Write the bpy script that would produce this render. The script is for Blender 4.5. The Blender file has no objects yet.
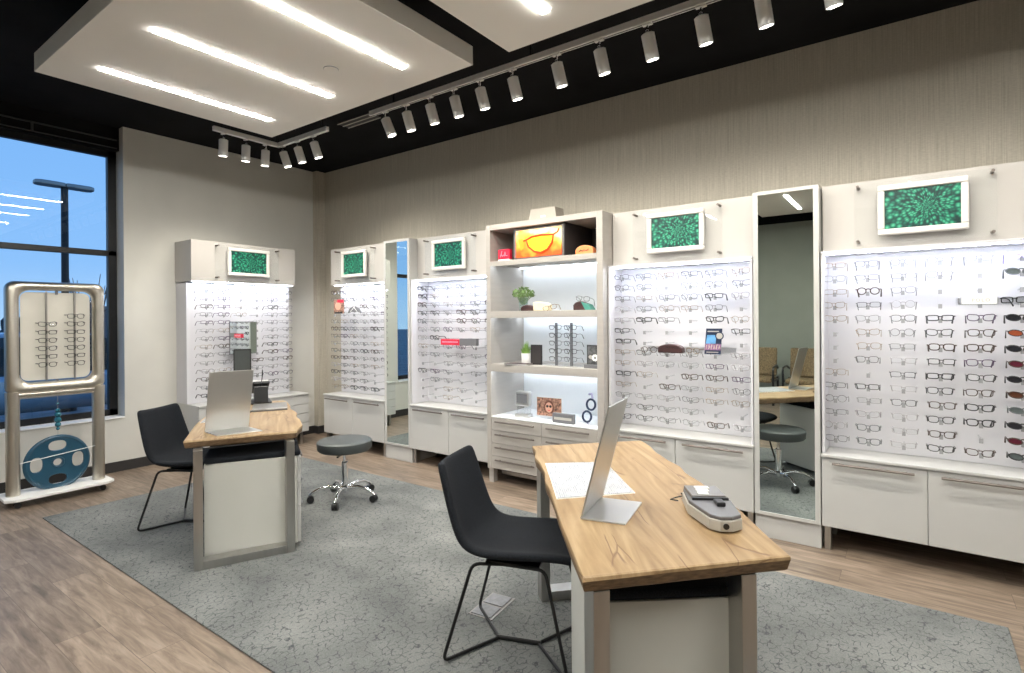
import bpy, bmesh, math, random
from mathutils import Vector, Matrix, noise
R_ = random.Random(7)
C = bpy.context.scene.collection
PI = math.pi
# ------------------------------------------------------------------ materials
def _nt(name):
    m = bpy.data.materials.new(name); m.use_nodes = True
    nt = m.node_tree; b = nt.nodes['Principled BSDF']
    return m, nt, b
def N(nt, t, **k):
    n = nt.nodes.new(t)
    for a, v in k.items():
        if a in n.inputs: n.inputs[a].default_value = v
        else: setattr(n, a, v)
    return n
def L(nt, a, b): nt.links.new(a, b)
def ramp(nt, fac, stops):
    r = nt.nodes.new('ShaderNodeValToRGB'); e = r.color_ramp.elements
    while len(e) < len(stops): e.new(0.5)
    for i, (p, c) in enumerate(stops):
        e[i].position = p; e[i].color = (*c, 1)
    if fac is not None: L(nt, fac, r.inputs[0])
    return r
def coords(nt, scale=(1, 1, 1), kind='Object', rot=(0, 0, 0)):
    tc = nt.nodes.new('ShaderNodeTexCoord'); mp = nt.nodes.new('ShaderNodeMapping')
    mp.inputs['Scale'].default_value = scale; mp.inputs['Rotation'].default_value = rot
    L(nt, tc.outputs[kind], mp.inputs['Vector']); return mp.outputs['Vector']
def pm(name, col, rough=.5, metal=0, var=.06, nscale=8, emit=0, trans=0, alpha=1, bump=0, stretch=(1, 1, 1), spec=None, ior=None):
    m, nt, b = _nt(name)
    v = coords(nt, stretch)
    n = N(nt, 'ShaderNodeTexNoise', Scale=nscale, Detail=4.0); L(nt, v, n.inputs['Vector'])
    lo = tuple(max(0, c*(1-var)) for c in col); hi = tuple(min(1, c*(1+var)) for c in col)
    r = ramp(nt, n.outputs['Fac'], [(.3, lo), (.7, hi)])
    L(nt, r.outputs[0], b.inputs['Base Color'])
    b.inputs['Roughness'].default_value = rough; b.inputs['Metallic'].default_value = metal
    if spec is not None: b.inputs['Specular IOR Level'].default_value = spec
    if ior: b.inputs['IOR'].default_value = ior
    if trans: b.inputs['Transmission Weight'].default_value = trans
    if alpha < 1: b.inputs['Alpha'].default_value = alpha
    if emit:
        L(nt, r.outputs[0], b.inputs['Emission Color']); b.inputs['Emission Strength'].default_value = emit
    if bump:
        bp = N(nt, 'ShaderNodeBump', Strength=bump, Distance=.002); L(nt, n.outputs['Fac'], bp.inputs['Height']); L(nt, bp.outputs[0], b.inputs['Normal'])
    return m
def emis(name, col, s):
    m, nt, b = _nt(name)
    b.inputs['Base Color'].default_value = (*col, 1); b.inputs['Emission Color'].default_value = (*col, 1); b.inputs['Emission Strength'].default_value = s
    return m
def thin_glass(name, tint=(1, 1, 1), spec=1.0, ior=1.5, dirt=0.0):
    m = bpy.data.materials.new(name); m.use_nodes = True; nt = m.node_tree; nt.nodes.clear()
    o = nt.nodes.new('ShaderNodeOutputMaterial'); mx = nt.nodes.new('ShaderNodeMixShader')
    t = nt.nodes.new('ShaderNodeBsdfTransparent'); g = nt.nodes.new('ShaderNodeBsdfGlossy'); f = nt.nodes.new('ShaderNodeFresnel')
    t.inputs['Color'].default_value = (*tint, 1); g.inputs['Roughness'].default_value = .01; f.inputs['IOR'].default_value = ior
    g.inputs['Color'].default_value = (spec, spec, spec, 1)
    gm = nt.nodes.new('ShaderNodeNewGeometry'); iv = N(nt, 'ShaderNodeMath', operation='SUBTRACT'); iv.inputs[0].default_value = 1; L(nt, gm.outputs['Backfacing'], iv.inputs[1])
    mf = N(nt, 'ShaderNodeMath', operation='MULTIPLY'); L(nt, f.outputs[0], mf.inputs[0]); L(nt, iv.outputs[0], mf.inputs[1]); L(nt, mf.outputs[0], mx.inputs[0]); L(nt, t.outputs[0], mx.inputs[1]); L(nt, g.outputs[0], mx.inputs[2])
    if dirt:
        d = nt.nodes.new('ShaderNodeBsdfDiffuse'); d.inputs['Color'].default_value = (.85, .87, .88, 1)
        m2 = nt.nodes.new('ShaderNodeMixShader'); m2.inputs[0].default_value = dirt
        L(nt, mx.outputs[0], m2.inputs[1]); L(nt, d.outputs[0], m2.inputs[2]); L(nt, m2.outputs[0], o.inputs[0])
    else: L(nt, mx.outputs[0], o.inputs[0])
    return m
def wood_planks():
    m, nt, b = _nt('plank_floor')
    v = coords(nt)
    br = N(nt, 'ShaderNodeTexBrick', Scale=1.0); br.offset = .37; br.offset_frequency = 2
    br.inputs['Brick Width'].default_value = 1.22; br.inputs['Row Height'].default_value = .185
    br.inputs['Mortar Size'].default_value = .0012; br.inputs['Mortar'].default_value = (.08, .06, .045, 1)
    br.inputs['Color1'].default_value = (0, 0, 0, 1); br.inputs['Color2'].default_value = (1, 1, 1, 1); br.inputs['Bias'].default_value = 0
    L(nt, v, br.inputs['Vector'])
    v2 = coords(nt, (1.6, 13, 1)); n = N(nt, 'ShaderNodeTexNoise', Scale=2.2, Detail=9.0, Roughness=.62, Distortion=.5)
    add = N(nt, 'ShaderNodeVectorMath', operation='ADD'); sc = N(nt, 'ShaderNodeVectorMath', operation='SCALE'); sc.inputs['Scale'].default_value = 7
    L(nt, br.outputs['Color'], sc.inputs[0]); L(nt, v2, add.inputs[0]); L(nt, sc.outputs[0], add.inputs[1]); L(nt, add.outputs[0], n.inputs['Vector'])
    r = ramp(nt, n.outputs['Fac'], [(.26, (.10, .073, .053)), (.44, (.185, .138, .102)), (.56, (.25, .19, .143)), (.75, (.345, .27, .21))])
    hsv = N(nt, 'ShaderNodeHueSaturation'); L(nt, r.outputs[0], hsv.inputs['Color'])
    mr = N(nt, 'ShaderNodeMapRange'); mr.inputs['To Min'].default_value = .80; mr.inputs['To Max'].default_value = 1.2
    L(nt, br.outputs['Color'], mr.inputs['Value']); L(nt, mr.outputs[0], hsv.inputs['Value'])
    mx = N(nt, 'ShaderNodeMix', data_type='RGBA'); L(nt, br.outputs['Fac'], mx.inputs[0]); L(nt, hsv.outputs[0], mx.inputs[6]); mx.inputs[7].default_value = (.10, .075, .055, 1)
    L(nt, mx.outputs[2], b.inputs['Base Color']); b.inputs['Roughness'].default_value = .42
    bp = N(nt, 'ShaderNodeBump', Strength=.12, Distance=.003); L(nt, n.outputs['Fac'], bp.inputs['Height']); L(nt, bp.outputs[0], b.inputs['Normal'])
    return m
def carpet_mat():
    m, nt, b = _nt('crackled_carpet')
    v = coords(nt); n0 = N(nt, 'ShaderNodeTexNoise', Scale=9.0, Detail=3.0); L(nt, v, n0.inputs['Vector'])
    mixv = N(nt, 'ShaderNodeMix', data_type='VECTOR'); mixv.inputs[0].default_value = .07; L(nt, v, mixv.inputs[4]); L(nt, n0.outputs['Color'], mixv.inputs[5])
    mp = N(nt, 'ShaderNodeMapping'); mp.inputs['Scale'].default_value = (34, 24, 34); mp.inputs['Rotation'].default_value = (0, 0, .35); L(nt, mixv.outputs[1], mp.inputs['Vector'])
    vo = N(nt, 'ShaderNodeTexVoronoi', feature='DISTANCE_TO_EDGE', distance='EUCLIDEAN'); vo.inputs['Scale'].default_value = 1.0; vo.inputs['Randomness'].default_value = .75
    L(nt, mp.outputs[0], vo.inputs['Vector'])
    r1 = ramp(nt, vo.outputs['Distance'], [(.0, (0, 0, 0)), (.075, (1, 1, 1))])
    n1 = N(nt, 'ShaderNodeTexNoise', Scale=34.0, Detail=1.0); L(nt, v, n1.inputs['Vector'])
    r2 = ramp(nt, n1.outputs['Fac'], [(.44, (1, 1, 1)), (.52, (0, 0, 0))])
    mx = N(nt, 'ShaderNodeMath', operation='MAXIMUM'); L(nt, r1.outputs[0], mx.inputs[0]); L(nt, r2.outputs[0], mx.inputs[1])
    n2 = N(nt, 'ShaderNodeTexNoise', Scale=2.2, Detail=3.0); L(nt, v, n2.inputs['Vector'])
    n3 = N(nt, 'ShaderNodeTexNoise', Scale=160.0, Detail=2.0); L(nt, v, n3.inputs['Vector'])
    base = ramp(nt, n2.outputs['Fac'], [(.3, (.145, .152, .149)), (.7, (.262, .268, .257))])
    f = ramp(nt, n3.outputs['Fac'], [(.3, (.72, .72, .72)), (.7, (1.0, 1.0, 1.0))])
    mm = N(nt, 'ShaderNodeMix', data_type='RGBA', blend_type='MULTIPLY'); mm.inputs[0].default_value = 1; L(nt, base.outputs[0], mm.inputs[6]); L(nt, f.outputs[0], mm.inputs[7])
    m2 = N(nt, 'ShaderNodeMix', data_type='RGBA'); L(nt, mx.outputs[0], m2.inputs[0]); m2.inputs[6].default_value = (.065, .07, .075, 1); L(nt, mm.outputs[2], m2.inputs[7])
    L(nt, m2.outputs[2], b.inputs['Base Color']); b.inputs['Roughness'].default_value = .95; b.inputs['Specular IOR Level'].default_value = .1
    bp = N(nt, 'ShaderNodeBump', Strength=.5, Distance=.004); L(nt, n3.outputs['Fac'], bp.inputs['Height']); L(nt, bp.outputs[0], b.inputs['Normal'])
    return m
def wallpaper():
    m, nt, b = _nt('streaked_wallcovering')
    n = N(nt, 'ShaderNodeTexNoise', Scale=1.0, Detail=5.0, Roughness=.7); L(nt, coords(nt, (150, 150, 2.2)), n.inputs['Vector'])
    n2 = N(nt, 'ShaderNodeTexNoise', Scale=1.0, Detail=2.0); L(nt, coords(nt, (40, 40, 160)), n2.inputs['Vector'])
    r = ramp(nt, n.outputs['Fac'], [(.28, (.41, .375, .31)), (.5, (.51, .47, .395)), (.72, (.62, .575, .49))])
    r2 = ramp(nt, n2.outputs['Fac'], [(.3, (.86, .86, .86)), (.7, (1, 1, 1))])
    mm = N(nt, 'ShaderNodeMix', data_type='RGBA', blend_type='MULTIPLY'); mm.inputs[0].default_value = 1
    L(nt, r.outputs[0], mm.inputs[6]); L(nt, r2.outputs[0], mm.inputs[7]); L(nt, mm.outputs[2], b.inputs['Base Color']); b.inputs['Roughness'].default_value = .8
    return m
def oak():
    m, nt, b = _nt('live_edge_oak')
    n = N(nt, 'ShaderNodeTexNoise', Scale=1.0, Detail=9.0, Roughness=.6, Distortion=1.4); L(nt, coords(nt, (1.3, 11, 9)), n.inputs['Vector'])
    w = N(nt, 'ShaderNodeTexWave', Scale=1.0, Distortion=7.0, Detail=3.0); w.bands_direction = 'Y'; w.inputs['Detail Scale'].default_value = .7; L(nt, coords(nt, (.8, 5.5, 5)), w.inputs['Vector'])
    r = ramp(nt, n.outputs['Fac'], [(.25, (.19, .112, .050)), (.42, (.30, .195, .095)), (.58, (.385, .265, .14)), (.8, (.48, .35, .205))])
    rw = ramp(nt, w.outputs['Fac'], [(.0, (.84, .80, .76)), (.35, (1, 1, 1))])
    mm = N(nt, 'ShaderNodeMix', data_type='RGBA', blend_type='MULTIPLY'); mm.inputs[0].default_value = .8; L(nt, r.outputs[0], mm.inputs[6]); L(nt, rw.outputs[0], mm.inputs[7])
    # drying cracks along the grain
    vo = N(nt, 'ShaderNodeTexVoronoi', feature='DISTANCE_TO_EDGE'); vo.inputs['Scale'].default_value = 1.0
    nd = N(nt, 'ShaderNodeTexNoise', Scale=3.0, Detail=3.0); L(nt, coords(nt), nd.inputs['Vector'])
    mv = N(nt, 'ShaderNodeMix', data_type='VECTOR'); mv.inputs[0].default_value = .045; L(nt, coords(nt), mv.inputs[4]); L(nt, nd.outputs['Color'], mv.inputs[5])
    mp = N(nt, 'ShaderNodeMapping'); mp.inputs['Scale'].default_value = (.9, 6.5, 6); L(nt, mv.outputs[1], mp.inputs['Vector']); L(nt, mp.outputs[0], vo.inputs['Vector'])
    rc = ramp(nt, vo.outputs['Distance'], [(.0, (0, 0, 0)), (.013, (1, 1, 1))])
    nm = N(nt, 'ShaderNodeTexNoise', Scale=2.6, Detail=1.0); L(nt, coords(nt, (1, 1.6, 1)), nm.inputs['Vector'])
    rm = ramp(nt, nm.outputs['Fac'], [(.47, (1, 1, 1)), (.53, (0, 0, 0))])
    mx = N(nt, 'ShaderNodeMath', operation='MAXIMUM'); L(nt, rc.outputs[0], mx.inputs[0]); L(nt, rm.outputs[0], mx.inputs[1])
    m2 = N(nt, 'ShaderNodeMix', data_type='RGBA'); L(nt, mx.outputs[0], m2.inputs[0]); m2.inputs[6].default_value = (.16, .085, .04, 1); L(nt, mm.outputs[2], m2.inputs[7])
    L(nt, m2.outputs[2], b.inputs['Base Color']); b.inputs['Roughness'].default_value = .48
    bp = N(nt, 'ShaderNodeBump', Strength=.25, Distance=.003); L(nt, mx.outputs[0], bp.inputs['Height']); L(nt, bp.outputs[0], b.inputs['Normal'])
    return m
def petals():
    m, nt, b = _nt('green_petal_print')
    v = coords(nt, (1, 1, 1))
    sp = N(nt, 'ShaderNodeSeparateXYZ'); L(nt, v, sp.inputs[0])
    ax = N(nt, 'ShaderNodeMath', operation='SUBTRACT'); L(nt, sp.outputs['X'], ax.inputs[0]); ax.inputs[1].default_value = .03
    az = N(nt, 'ShaderNodeMath', operation='SUBTRACT'); L(nt, sp.outputs['Z'], az.inputs[0]); az.inputs[1].default_value = .008
    at = N(nt, 'ShaderNodeMath', operation='ARCTAN2'); L(nt, az.outputs[0], at.inputs[0]); L(nt, ax.outputs[0], at.inputs[1])
    cb = N(nt, 'ShaderNodeCombineXYZ'); L(nt, ax.outputs[0], cb.inputs[0]); L(nt, az.outputs[0], cb.inputs[1])
    ln = N(nt, 'ShaderNodeVectorMath', operation='LENGTH'); L(nt, cb.outputs[0], ln.inputs[0])
    pw = N(nt, 'ShaderNodeMath', operation='POWER'); L(nt, ln.outputs['Value'], pw.inputs[0]); pw.inputs[1].default_value = .5
    c2 = N(nt, 'ShaderNodeCombineXYZ')
    ma = N(nt, 'ShaderNodeMath', operation='MULTIPLY'); L(nt, at.outputs[0], ma.inputs[0]); ma.inputs[1].default_value = 7.5
    mb = N(nt, 'ShaderNodeMath', operation='MULTIPLY'); L(nt, pw.outputs[0], mb.inputs[0]); mb.inputs[1].default_value = 30.
    L(nt, ma.outputs[0], c2.inputs[0]); L(nt, mb.outputs[0], c2.inputs[1])
    vo = N(nt, 'ShaderNodeTexVoronoi', feature='F1'); vo.inputs['Scale'].default_value = 1.0; L(nt, c2.outputs[0], vo.inputs['Vector'])
    r = ramp(nt, vo.outputs['Distance'], [(.0, (.14, .55, .33)), (.28, (.03, .30, .17)), (.5, (.006, .11, .075)), (.75, (.002, .03, .028))])
    L(nt, r.outputs[0], b.inputs['Base Color']); b.inputs['Roughness'].default_value = .35
    return m
def paper_mat(seed=0):
    m, nt, b = _nt('printed_sheet')
    br = N(nt, 'ShaderNodeTexBrick', Scale=1.0); br.inputs['Brick Width'].default_value = .035; br.inputs['Row Height'].default_value = .0085
    br.inputs['Mortar Size'].default_value = .0032; br.inputs['Mortar'].default_value = (.47, .48, .50, 1)
    br.inputs['Color1'].default_value = (.47, .48, .50, 1); br.inputs['Color2'].default_value = (.10, .105, .12, 1); L(nt, coords(nt), br.inputs['Vector'])
    n = N(nt, 'ShaderNodeTexNoise', Scale=14.0, Detail=2.0); L(nt, coords(nt), n.inputs['Vector']); r = ramp(nt, n.outputs['Fac'], [(.42, (0, 0, 0)), (.5, (.75, .75, .75))])
    mx = N(nt, 'ShaderNodeMix', data_type='RGBA'); L(nt, r.outputs[0], mx.inputs[0]); mx.inputs[6].default_value = (.47, .48, .50, 1); L(nt, br.outputs['Color'], mx.inputs[7])
    L(nt, mx.outputs[2], b.inputs['Base Color']); b.inputs['Roughness'].default_value = .25
    return m
M = {}
M['oak_edge'] = pm('oak_end_grain', (.20, .125, .065), .6, var=.35, nscale=10, stretch=(3, 3, 14), bump=.3)
M['floor'] = wood_planks(); M['carpet'] = carpet_mat(); M['paper_wall'] = wallpaper(); M['oak'] = oak(); M['petals'] = petals(); M['sheet'] = paper_mat()
M['wall'] = pm('painted_wall', (.62, .605, .56), .85, var=.03, nscale=3)
M['wall_back'] = pm('painted_wall_grey', (.30, .315, .27), .85, var=.03, nscale=3)
M['black'] = pm('black_ceiling_paint', (.010, .010, .011), .9, var=.3, nscale=2, spec=.1)
M['base'] = pm('dark_baseboard', (.03, .028, .028), .5)
M['cloud'] = pm('white_ceiling_panel', (.86, .84, .79), .8, var=.015, nscale=2)
M['led'] = emis('led_diffuser', (1, .985, .92), 68)
M['led_cool'] = emis('led_strip_cool', (.82, .88, 1.0), 36)
M['cab'] = pm('cabinet_lacquer', (.53, .525, .51), .38, var=.015, nscale=2)
M['header'] = pm('header_laminate', (.50, .475, .45), .45, var=.02, nscale=2, stretch=(6, 6, 1))
M['board'] = pm('satin_display_board', (.68, .67, .70), .32, var=.01, nscale=2)
M['shelf'] = pm('taupe_laminate', (.42, .39, .36), .5, var=.04, nscale=4, stretch=(1, 1, 8))
M['shelf_in'] = pm('white_shelf_liner', (.84, .86, .88), .4, var=.01)
M['steel'] = pm('brushed_steel', (.50, .49, .47), .32, 1, var=.08, nscale=20, stretch=(1, 1, .1))
M['steel_dark'] = pm('grey_bronze_steel', (.30, .29, .275), .38, .85, var=.05, nscale=20)
M['pewter'] = pm('brushed_champagne_metal', (.60, .56, .49), .36, 1, var=.1, nscale=14, stretch=(1, 1, .15))
M['alu'] = pm('anodised_aluminium', (.60, .595, .58), .36, .9, var=.02, nscale=5)
M['chrome'] = pm('chrome', (.85, .85, .86), .08, 1, var=.01)
M['handle'] = pm('satin_handle_metal', (.22, .19, .17), .4, .8, var=.03)
M['mirror'] = pm('mirror_glass', (.80, .87, .84), .01, 1, var=.004)
M['acrylic'] = thin_glass('clear_acrylic', (.985, .99, .99), 1.0, 1.4, .02)
M['holder'] = pm('frosted_grey_acrylic', (.42, .42, .43), .2, alpha=.8)
M['arm'] = thin_glass('clear_acrylic_rod', (.90, .91, .92), 1, 1.5, .10)
M['pane'] = thin_glass('window_glass', (.92, .97, 1), 1.0, 1.55)
M['white'] = pm('white_plastic', (.90, .89, .87), .4, var=.02)
M['offwhite'] = pm('cream_panel', (.60, .595, .55), .5, var=.02, nscale=3)
M['frame_white'] = pm('white_picture_frame', (.74, .71, .68), .4, var=.02)
M['fabric'] = pm('black_woven_fabric', (.010, .012, .016), .9, var=.6, nscale=240, bump=.5, spec=.25)
M['vinyl'] = pm('dark_grey_vinyl', (.060, .068, .068), .42, var=.06, nscale=60, bump=.1)
M['blackmetal'] = pm('black_metal', (.014, .014, .015), .4, .3, var=.1)
M['blackp'] = pm('black_plastic', (.015, .015, .016), .35, var=.1)
M['greyp'] = pm('grey_plastic', (.16, .16, .17), .4, var=.05)
M['ltgrey'] = pm('warm_grey_casing', (.50, .48, .44), .4, var=.03)
M['blue'] = pm('blue_translucent_resin', (.016, .068, .115), .3, var=.12, nscale=5)
M['red'] = pm('red_card', (.75, .02, .06), .4, var=.15, nscale=30)
M['orange'] = pm('orange_case', (.85, .28, .10), .4, var=.08, nscale=10)
M['brown'] = pm('dark_brown_leather', (.06, .028, .028), .35, var=.3, nscale=20)
M['green'] = pm('green_lining', (.06, .26, .21), .5, var=.1)
M['cream'] = pm('cream_cloth', (.78, .70, .50), .7, var=.1, nscale=20)
M['beige'] = pm('beige_box_card', (.40, .365, .32), .6, var=.03)
M['leaf'] = pm('leaf', (.16, .26, .08), .5, var=.45, nscale=30)
M['leaf2'] = pm('fresh_leaf', (.25, .42, .10), .5, var=.3, nscale=30)
M['clearv'] = thin_glass('vase_glass', (.86, .93, .92), 1, 1.45, .05)
M['navy'] = pm('navy_print', (.02, .035, .08), .35, var=.3, nscale=30)
M['skyp'] = pm('light_blue_print', (.14, .38, .72), .35, var=.3, nscale=20)
M['mauve'] = pm('mauve_print', (.30, .16, .30), .35, var=.5, nscale=60)
M['skin'] = pm('printed_skin', (.75, .42, .30), .4, var=.1)
M['hair'] = pm('printed_hair', (.16, .06, .035), .4, var=.4, nscale=60)
M['pict'] = pm('printed_foliage', (.32, .17, .12), .4, var=.9, nscale=50)
M['darkpanel'] = pm('dark_panel', (.035, .03, .03), .6)
M['bead'] = pm('blue_glass_bead', (.03, .16, .22), .1, .2)
M['upholstery'] = pm('tan_patterned_upholstery', (.20, .14, .075), .85, var=.6, nscale=60)
M['outlet'] = pm('grey_outlet_lid', (.20, .205, .22), .5, var=.2, nscale=40)
# ------------------------------------------------------------------ geometry helpers
class MB:
    def __init__(s): s.v = []; s.f = []; s.m = []; s.mats = []
    def mi(s, mat):
        if mat not in s.mats: s.mats.append(mat)
        return s.mats.index(mat)
    def add(s, vs, fs, mat):
        o = len(s.v); s.v += [Vector(p) for p in vs]; k = s.mi(mat)
        for f in fs: s.f.append([i+o for i in f]); s.m.append(k)
    def box(s, x0, x1, y0, y1, z0, z1, mat):
        s.add([(x0, y0, z0), (x1, y0, z0), (x1, y1, z0), (x0, y1, z0), (x0, y0, z1), (x1, y0, z1), (x1, y1, z1), (x0, y1, z1)],
              [(0, 3, 2, 1), (4, 5, 6, 7), (0, 1, 5, 4), (1, 2, 6, 5), (2, 3, 7, 6), (3, 0, 4, 7)], mat); return s
    def obox(s, mtx, sx, sy, sz, mat):
        o = len(s.v); s.box(-sx/2, sx/2, -sy/2, sy/2, -sz/2, sz/2, mat)
        for i in range(o, len(s.v)): s.v[i] = mtx @ s.v[i]
        return s
    def prism(s, poly, z0, z1, mat, inset=0):
        n = len(poly); cx = sum(p[0] for p in poly)/n; cy = sum(p[1] for p in poly)/n
        lo = [(cx+(p[0]-cx)*(1-inset), cy+(p[1]-cy)*(1-inset), z0) for p in poly]
        s.add(lo+[(p[0], p[1], z1) for p in poly], [list(range(n))[::-1], list(range(n, 2*n))]+[(i, (i+1) % n, n+(i+1) % n, n+i) for i in range(n)], mat); return s
    def prism_xz(s, poly, y0, y1, mat):
        n = len(poly)
        s.add([(p[0], y0, p[1]) for p in poly]+[(p[0], y1, p[1]) for p in poly], [list(range(n)), list(range(n, 2*n))[::-1]]+[(i, n+i, n+(i+1) % n, (i+1) % n) for i in range(n)], mat); return s
    def tube(s, pts, r, mat, k=8, closed=False, caps=True, sq=None):
        pts = [Vector(p) for p in pts]; n = len(pts); rs = r if isinstance(r, (list, tuple)) else [r]*n
        vs = []; prev = None
        for i, p in enumerate(pts):
            a = pts[(i-1) % n] if (closed or i > 0) else p; b = pts[(i+1) % n] if (closed or i < n-1) else p
            t = (b-a).normalized()
            if prev is None:
                u = t.orthogonal().normalized() if abs(t.z) > .9 else Vector((0, 0, 1)).cross(t).normalized()
            else:
                u = (prev-t*prev.dot(t)).normalized()
            prev = u; w = t.cross(u)
            for j in range(k):
                q = 2*PI*j/k + (PI/4 if k == 4 else 0); vs.append(p+(u*math.cos(q)+w*math.sin(q))*rs[i])
        fs = []
        for i in range(n if closed else n-1):
            for j in range(k):
                a = i*k+j; b = i*k+(j+1) % k; c = ((i+1) % n)*k
                fs.append((a, b, c+(j+1) % k, c+j))
        if not closed and caps: fs += [list(range(k))[::-1], list(range((n-1)*k, n*k))]
        s.add(vs, fs, mat); return s
    def lathe(s, prof, cx, cy, mat, k=28, z=0):
        vs = []
        for (r, h) in prof:
            for j in range(k): vs.append((cx+r*math.cos(2*PI*j/k), cy+r*math.sin(2*PI*j/k), z+h))
        n = len(prof); fs = [(i*k+j, i*k+(j+1) % k, (i+1)*k+(j+1) % k, (i+1)*k+j) for i in range(n-1) for j in range(k)]
        fs += [list(range(k))[::-1], list(range((n-1)*k, n*k))]
        s.add(vs, fs, mat); return s
    def ball(s, c, r, mat, k=10, sc=(1, 1, 1)):
        n = k//2+1; vs = []
        for i in range(n+1):
            t = PI*i/n
            for j in range(k): vs.append((c[0]+sc[0]*r*math.sin(t)*math.cos(2*PI*j/k), c[1]+sc[1]*r*math.sin(t)*math.sin(2*PI*j/k), c[2]+sc[2]*r*math.cos(t)))
        s.add(vs, [(i*k+j, (i+1)*k+j, (i+1)*k+(j+1) % k, i*k+(j+1) % k) for i in range(n) for j in range(k)], mat); return s
    def xf(s, mtx, start=0):
        for i in range(start, len(s.v)): s.v[i] = mtx @ s.v[i]
        return s
    def mesh(s, name, smooth=False):
        me = bpy.data.meshes.new(name); me.from_pydata([tuple(v) for v in s.v], [], s.f)
        for mt in s.mats: me.materials.append(mt)
        me.polygons.foreach_set('material_index', s.m)
        if smooth:
            me.polygons.foreach_set('use_smooth', [True]*len(me.polygons))
        me.validate(); me.update()
        if smooth:
            try: me.set_sharp_from_angle(angle=math.radians(40))
            except Exception: pass
        return me
    def build(s, name, parent=None, smooth=False, bevel=0, label=None, seg=2, subd=0, kind=None):
        if parent is not None and s.world: s.xf(parent.get_inv() if False else INV[parent.name])
        o = bpy.data.objects.new(name, s.mesh(name, smooth)); C.objects.link(o)
        if parent is not None: o.parent = parent
        if bevel:
            b = o.modifiers.new('bevel', 'BEVEL'); b.width = bevel; b.segments = seg; b.limit_method = 'ANGLE'; b.angle_limit = math.radians(40)
        if subd:
            q = o.modifiers.new('subd', 'SUBSURF'); q.levels = subd; q.render_levels = subd
        if label: o['label'] = label
        if kind: o['kind'] = kind
        return o
    world = False
class WB(MB):
    world = True      # authored in world coordinates, converted to the parent's own
INV = {}
def sub(mb, name, parent_obj, root, **k):          # a sub-part: child of a part
    o = mb.build(name, root, **k); o.parent = parent_obj; return o
def thing(name, label, cat, loc=(0, 0, 0), rz=0, group=None):
    o = bpy.data.objects.new(name, None); C.objects.link(o); o.empty_display_size = .1
    o.location = loc; o.rotation_euler = (0, 0, rz); o['label'] = label; o['category'] = cat
    if group: o['group'] = group
    INV[o.name] = (Matrix.Translation(loc) @ Matrix.Rotation(rz, 4, 'Z')).inverted()
    return o
def tag(o, label, cat, group=None):
    o['label'] = label; o['category'] = cat
    if group: o['group'] = group
    return o
def struct(o): o['kind'] = 'structure'; return o
def one(mb, name, label, cat, loc=None, group=None, **k):
    o = mb.build(name, None, **k)
    if loc is not None: o.location = loc
    return tag(o, label, cat, group)
def rrect(x0, x1, z0, z1, r, n=5):
    out = []
    for cx, cz, a in ((x1-r, z0+r, -PI/2), (x1-r, z1-r, 0), (x0+r, z1-r, PI/2), (x0+r, z0+r, PI)):
        for i in range(n+1):
            t = a+PI/2*i/n; out.append((cx+r*math.cos(t), cz+r*math.sin(t)))
    return out
def smooth_path(pts, r=.03, n=4):
    pts = [Vector(p) for p in pts]; out = [pts[0]]
    for i in range(1, len(pts)-1):
        a, p, b = pts[i-1], pts[i], pts[i+1]
        d1 = (a-p); d2 = (b-p); q = min(r, d1.length*.45, d2.length*.45)
        A = p+d1.normalized()*q; B = p+d2.normalized()*q
        for j in range(n+1):
            t = j/n; out.append(A*(1-t)**2+p*2*t*(1-t)+B*t*t)
    out.append(pts[-1]); return out
# ------------------------------------------------------------------ room shell
H = 3.47
XR, YF = 11.5, -7.6
struct(MB().box(-.3, XR+.1, YF-.1, .1, -.12, 0, M['floor']).build('floor'))
struct(MB().box(-.3, XR+.1, YF-.1, .1, H, H+.1, M['black']).build('ceiling'))
struct(MB().box(0, XR, 0, .12, 0, H, M['paper_wall']).build('wall_display'))
struct(MB().box(XR, XR+.1, YF, .1, 0, H, M['wall']).build('wall_right'))
struct(MB().box(-.3, XR, YF-.1, YF, 0, H-.25, M['wall_back']).box(-.3, XR, YF-.1, YF, H-.25, H, M['black']).build('wall_front'))
WY0, WY1, SILL, WTOP = -6.3, -2.31, .53, 3.18     # window opening
w = MB()
w.box(-.28, 0, WY1, .1, 0, H, M['wall']); w.box(-.28, 0, WY0, WY1, 0, SILL, M['wall']); w.box(-.28, 0, YF, WY0, 0, H, M['wall'])
w.box(-.28, -.10, WY0, WY1, WTOP+.06, H, M['black'])
struct(w.build('wall_window'))
struct(MB().box(0, .085, -.13, 0, 0, H, M['paper_wall']).build('trim_1'))
bb = MB().box(0, .012, YF, -.13, 0, .10, M['base']).box(0, .097, -.142, -.13, 0, .10, M['base']).box(.085, .097, -.13, 0, 0, .10, M['base'])
struct(bb.build('baseboard_window', bevel=.002))
struct(MB().box(.097, XR, -.012, 0, 0, .10, M['base']).build('baseboard_display'))
struct(MB().box(0, XR, YF, YF+.012, 0, .10, M['base']).build('baseboard_front'))
sl = MB().box(-.26, .012, WY0-.0, WY1, SILL-.0, SILL+.012, M['white'])
struct(sl.build('trim_2', bevel=.002))
wf = MB()
fx0, fx1 = -.24, -.18
for y0, y1 in ((WY0, WY0+.05), (WY1-.075, WY1)): wf.box(fx0, fx1, y0, y1, SILL+.012, WTOP+.32, M['blackmetal'])
wf.box(fx0, fx1, WY0, WY1, SILL+.012, SILL+.075, M['blackmetal']); wf.box(fx0, fx1, WY0, WY1, WTOP, WTOP+.1, M['blackmetal'])
wf.box(fx0, fx1, WY0, WY1, 2.17, 2.225, M['blackmetal'])
for y in (-5.2, -4.0): wf.box(fx0, fx1, y-.025, y+.025, SILL+.012, WTOP+.32, M['blackmetal'])
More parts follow.
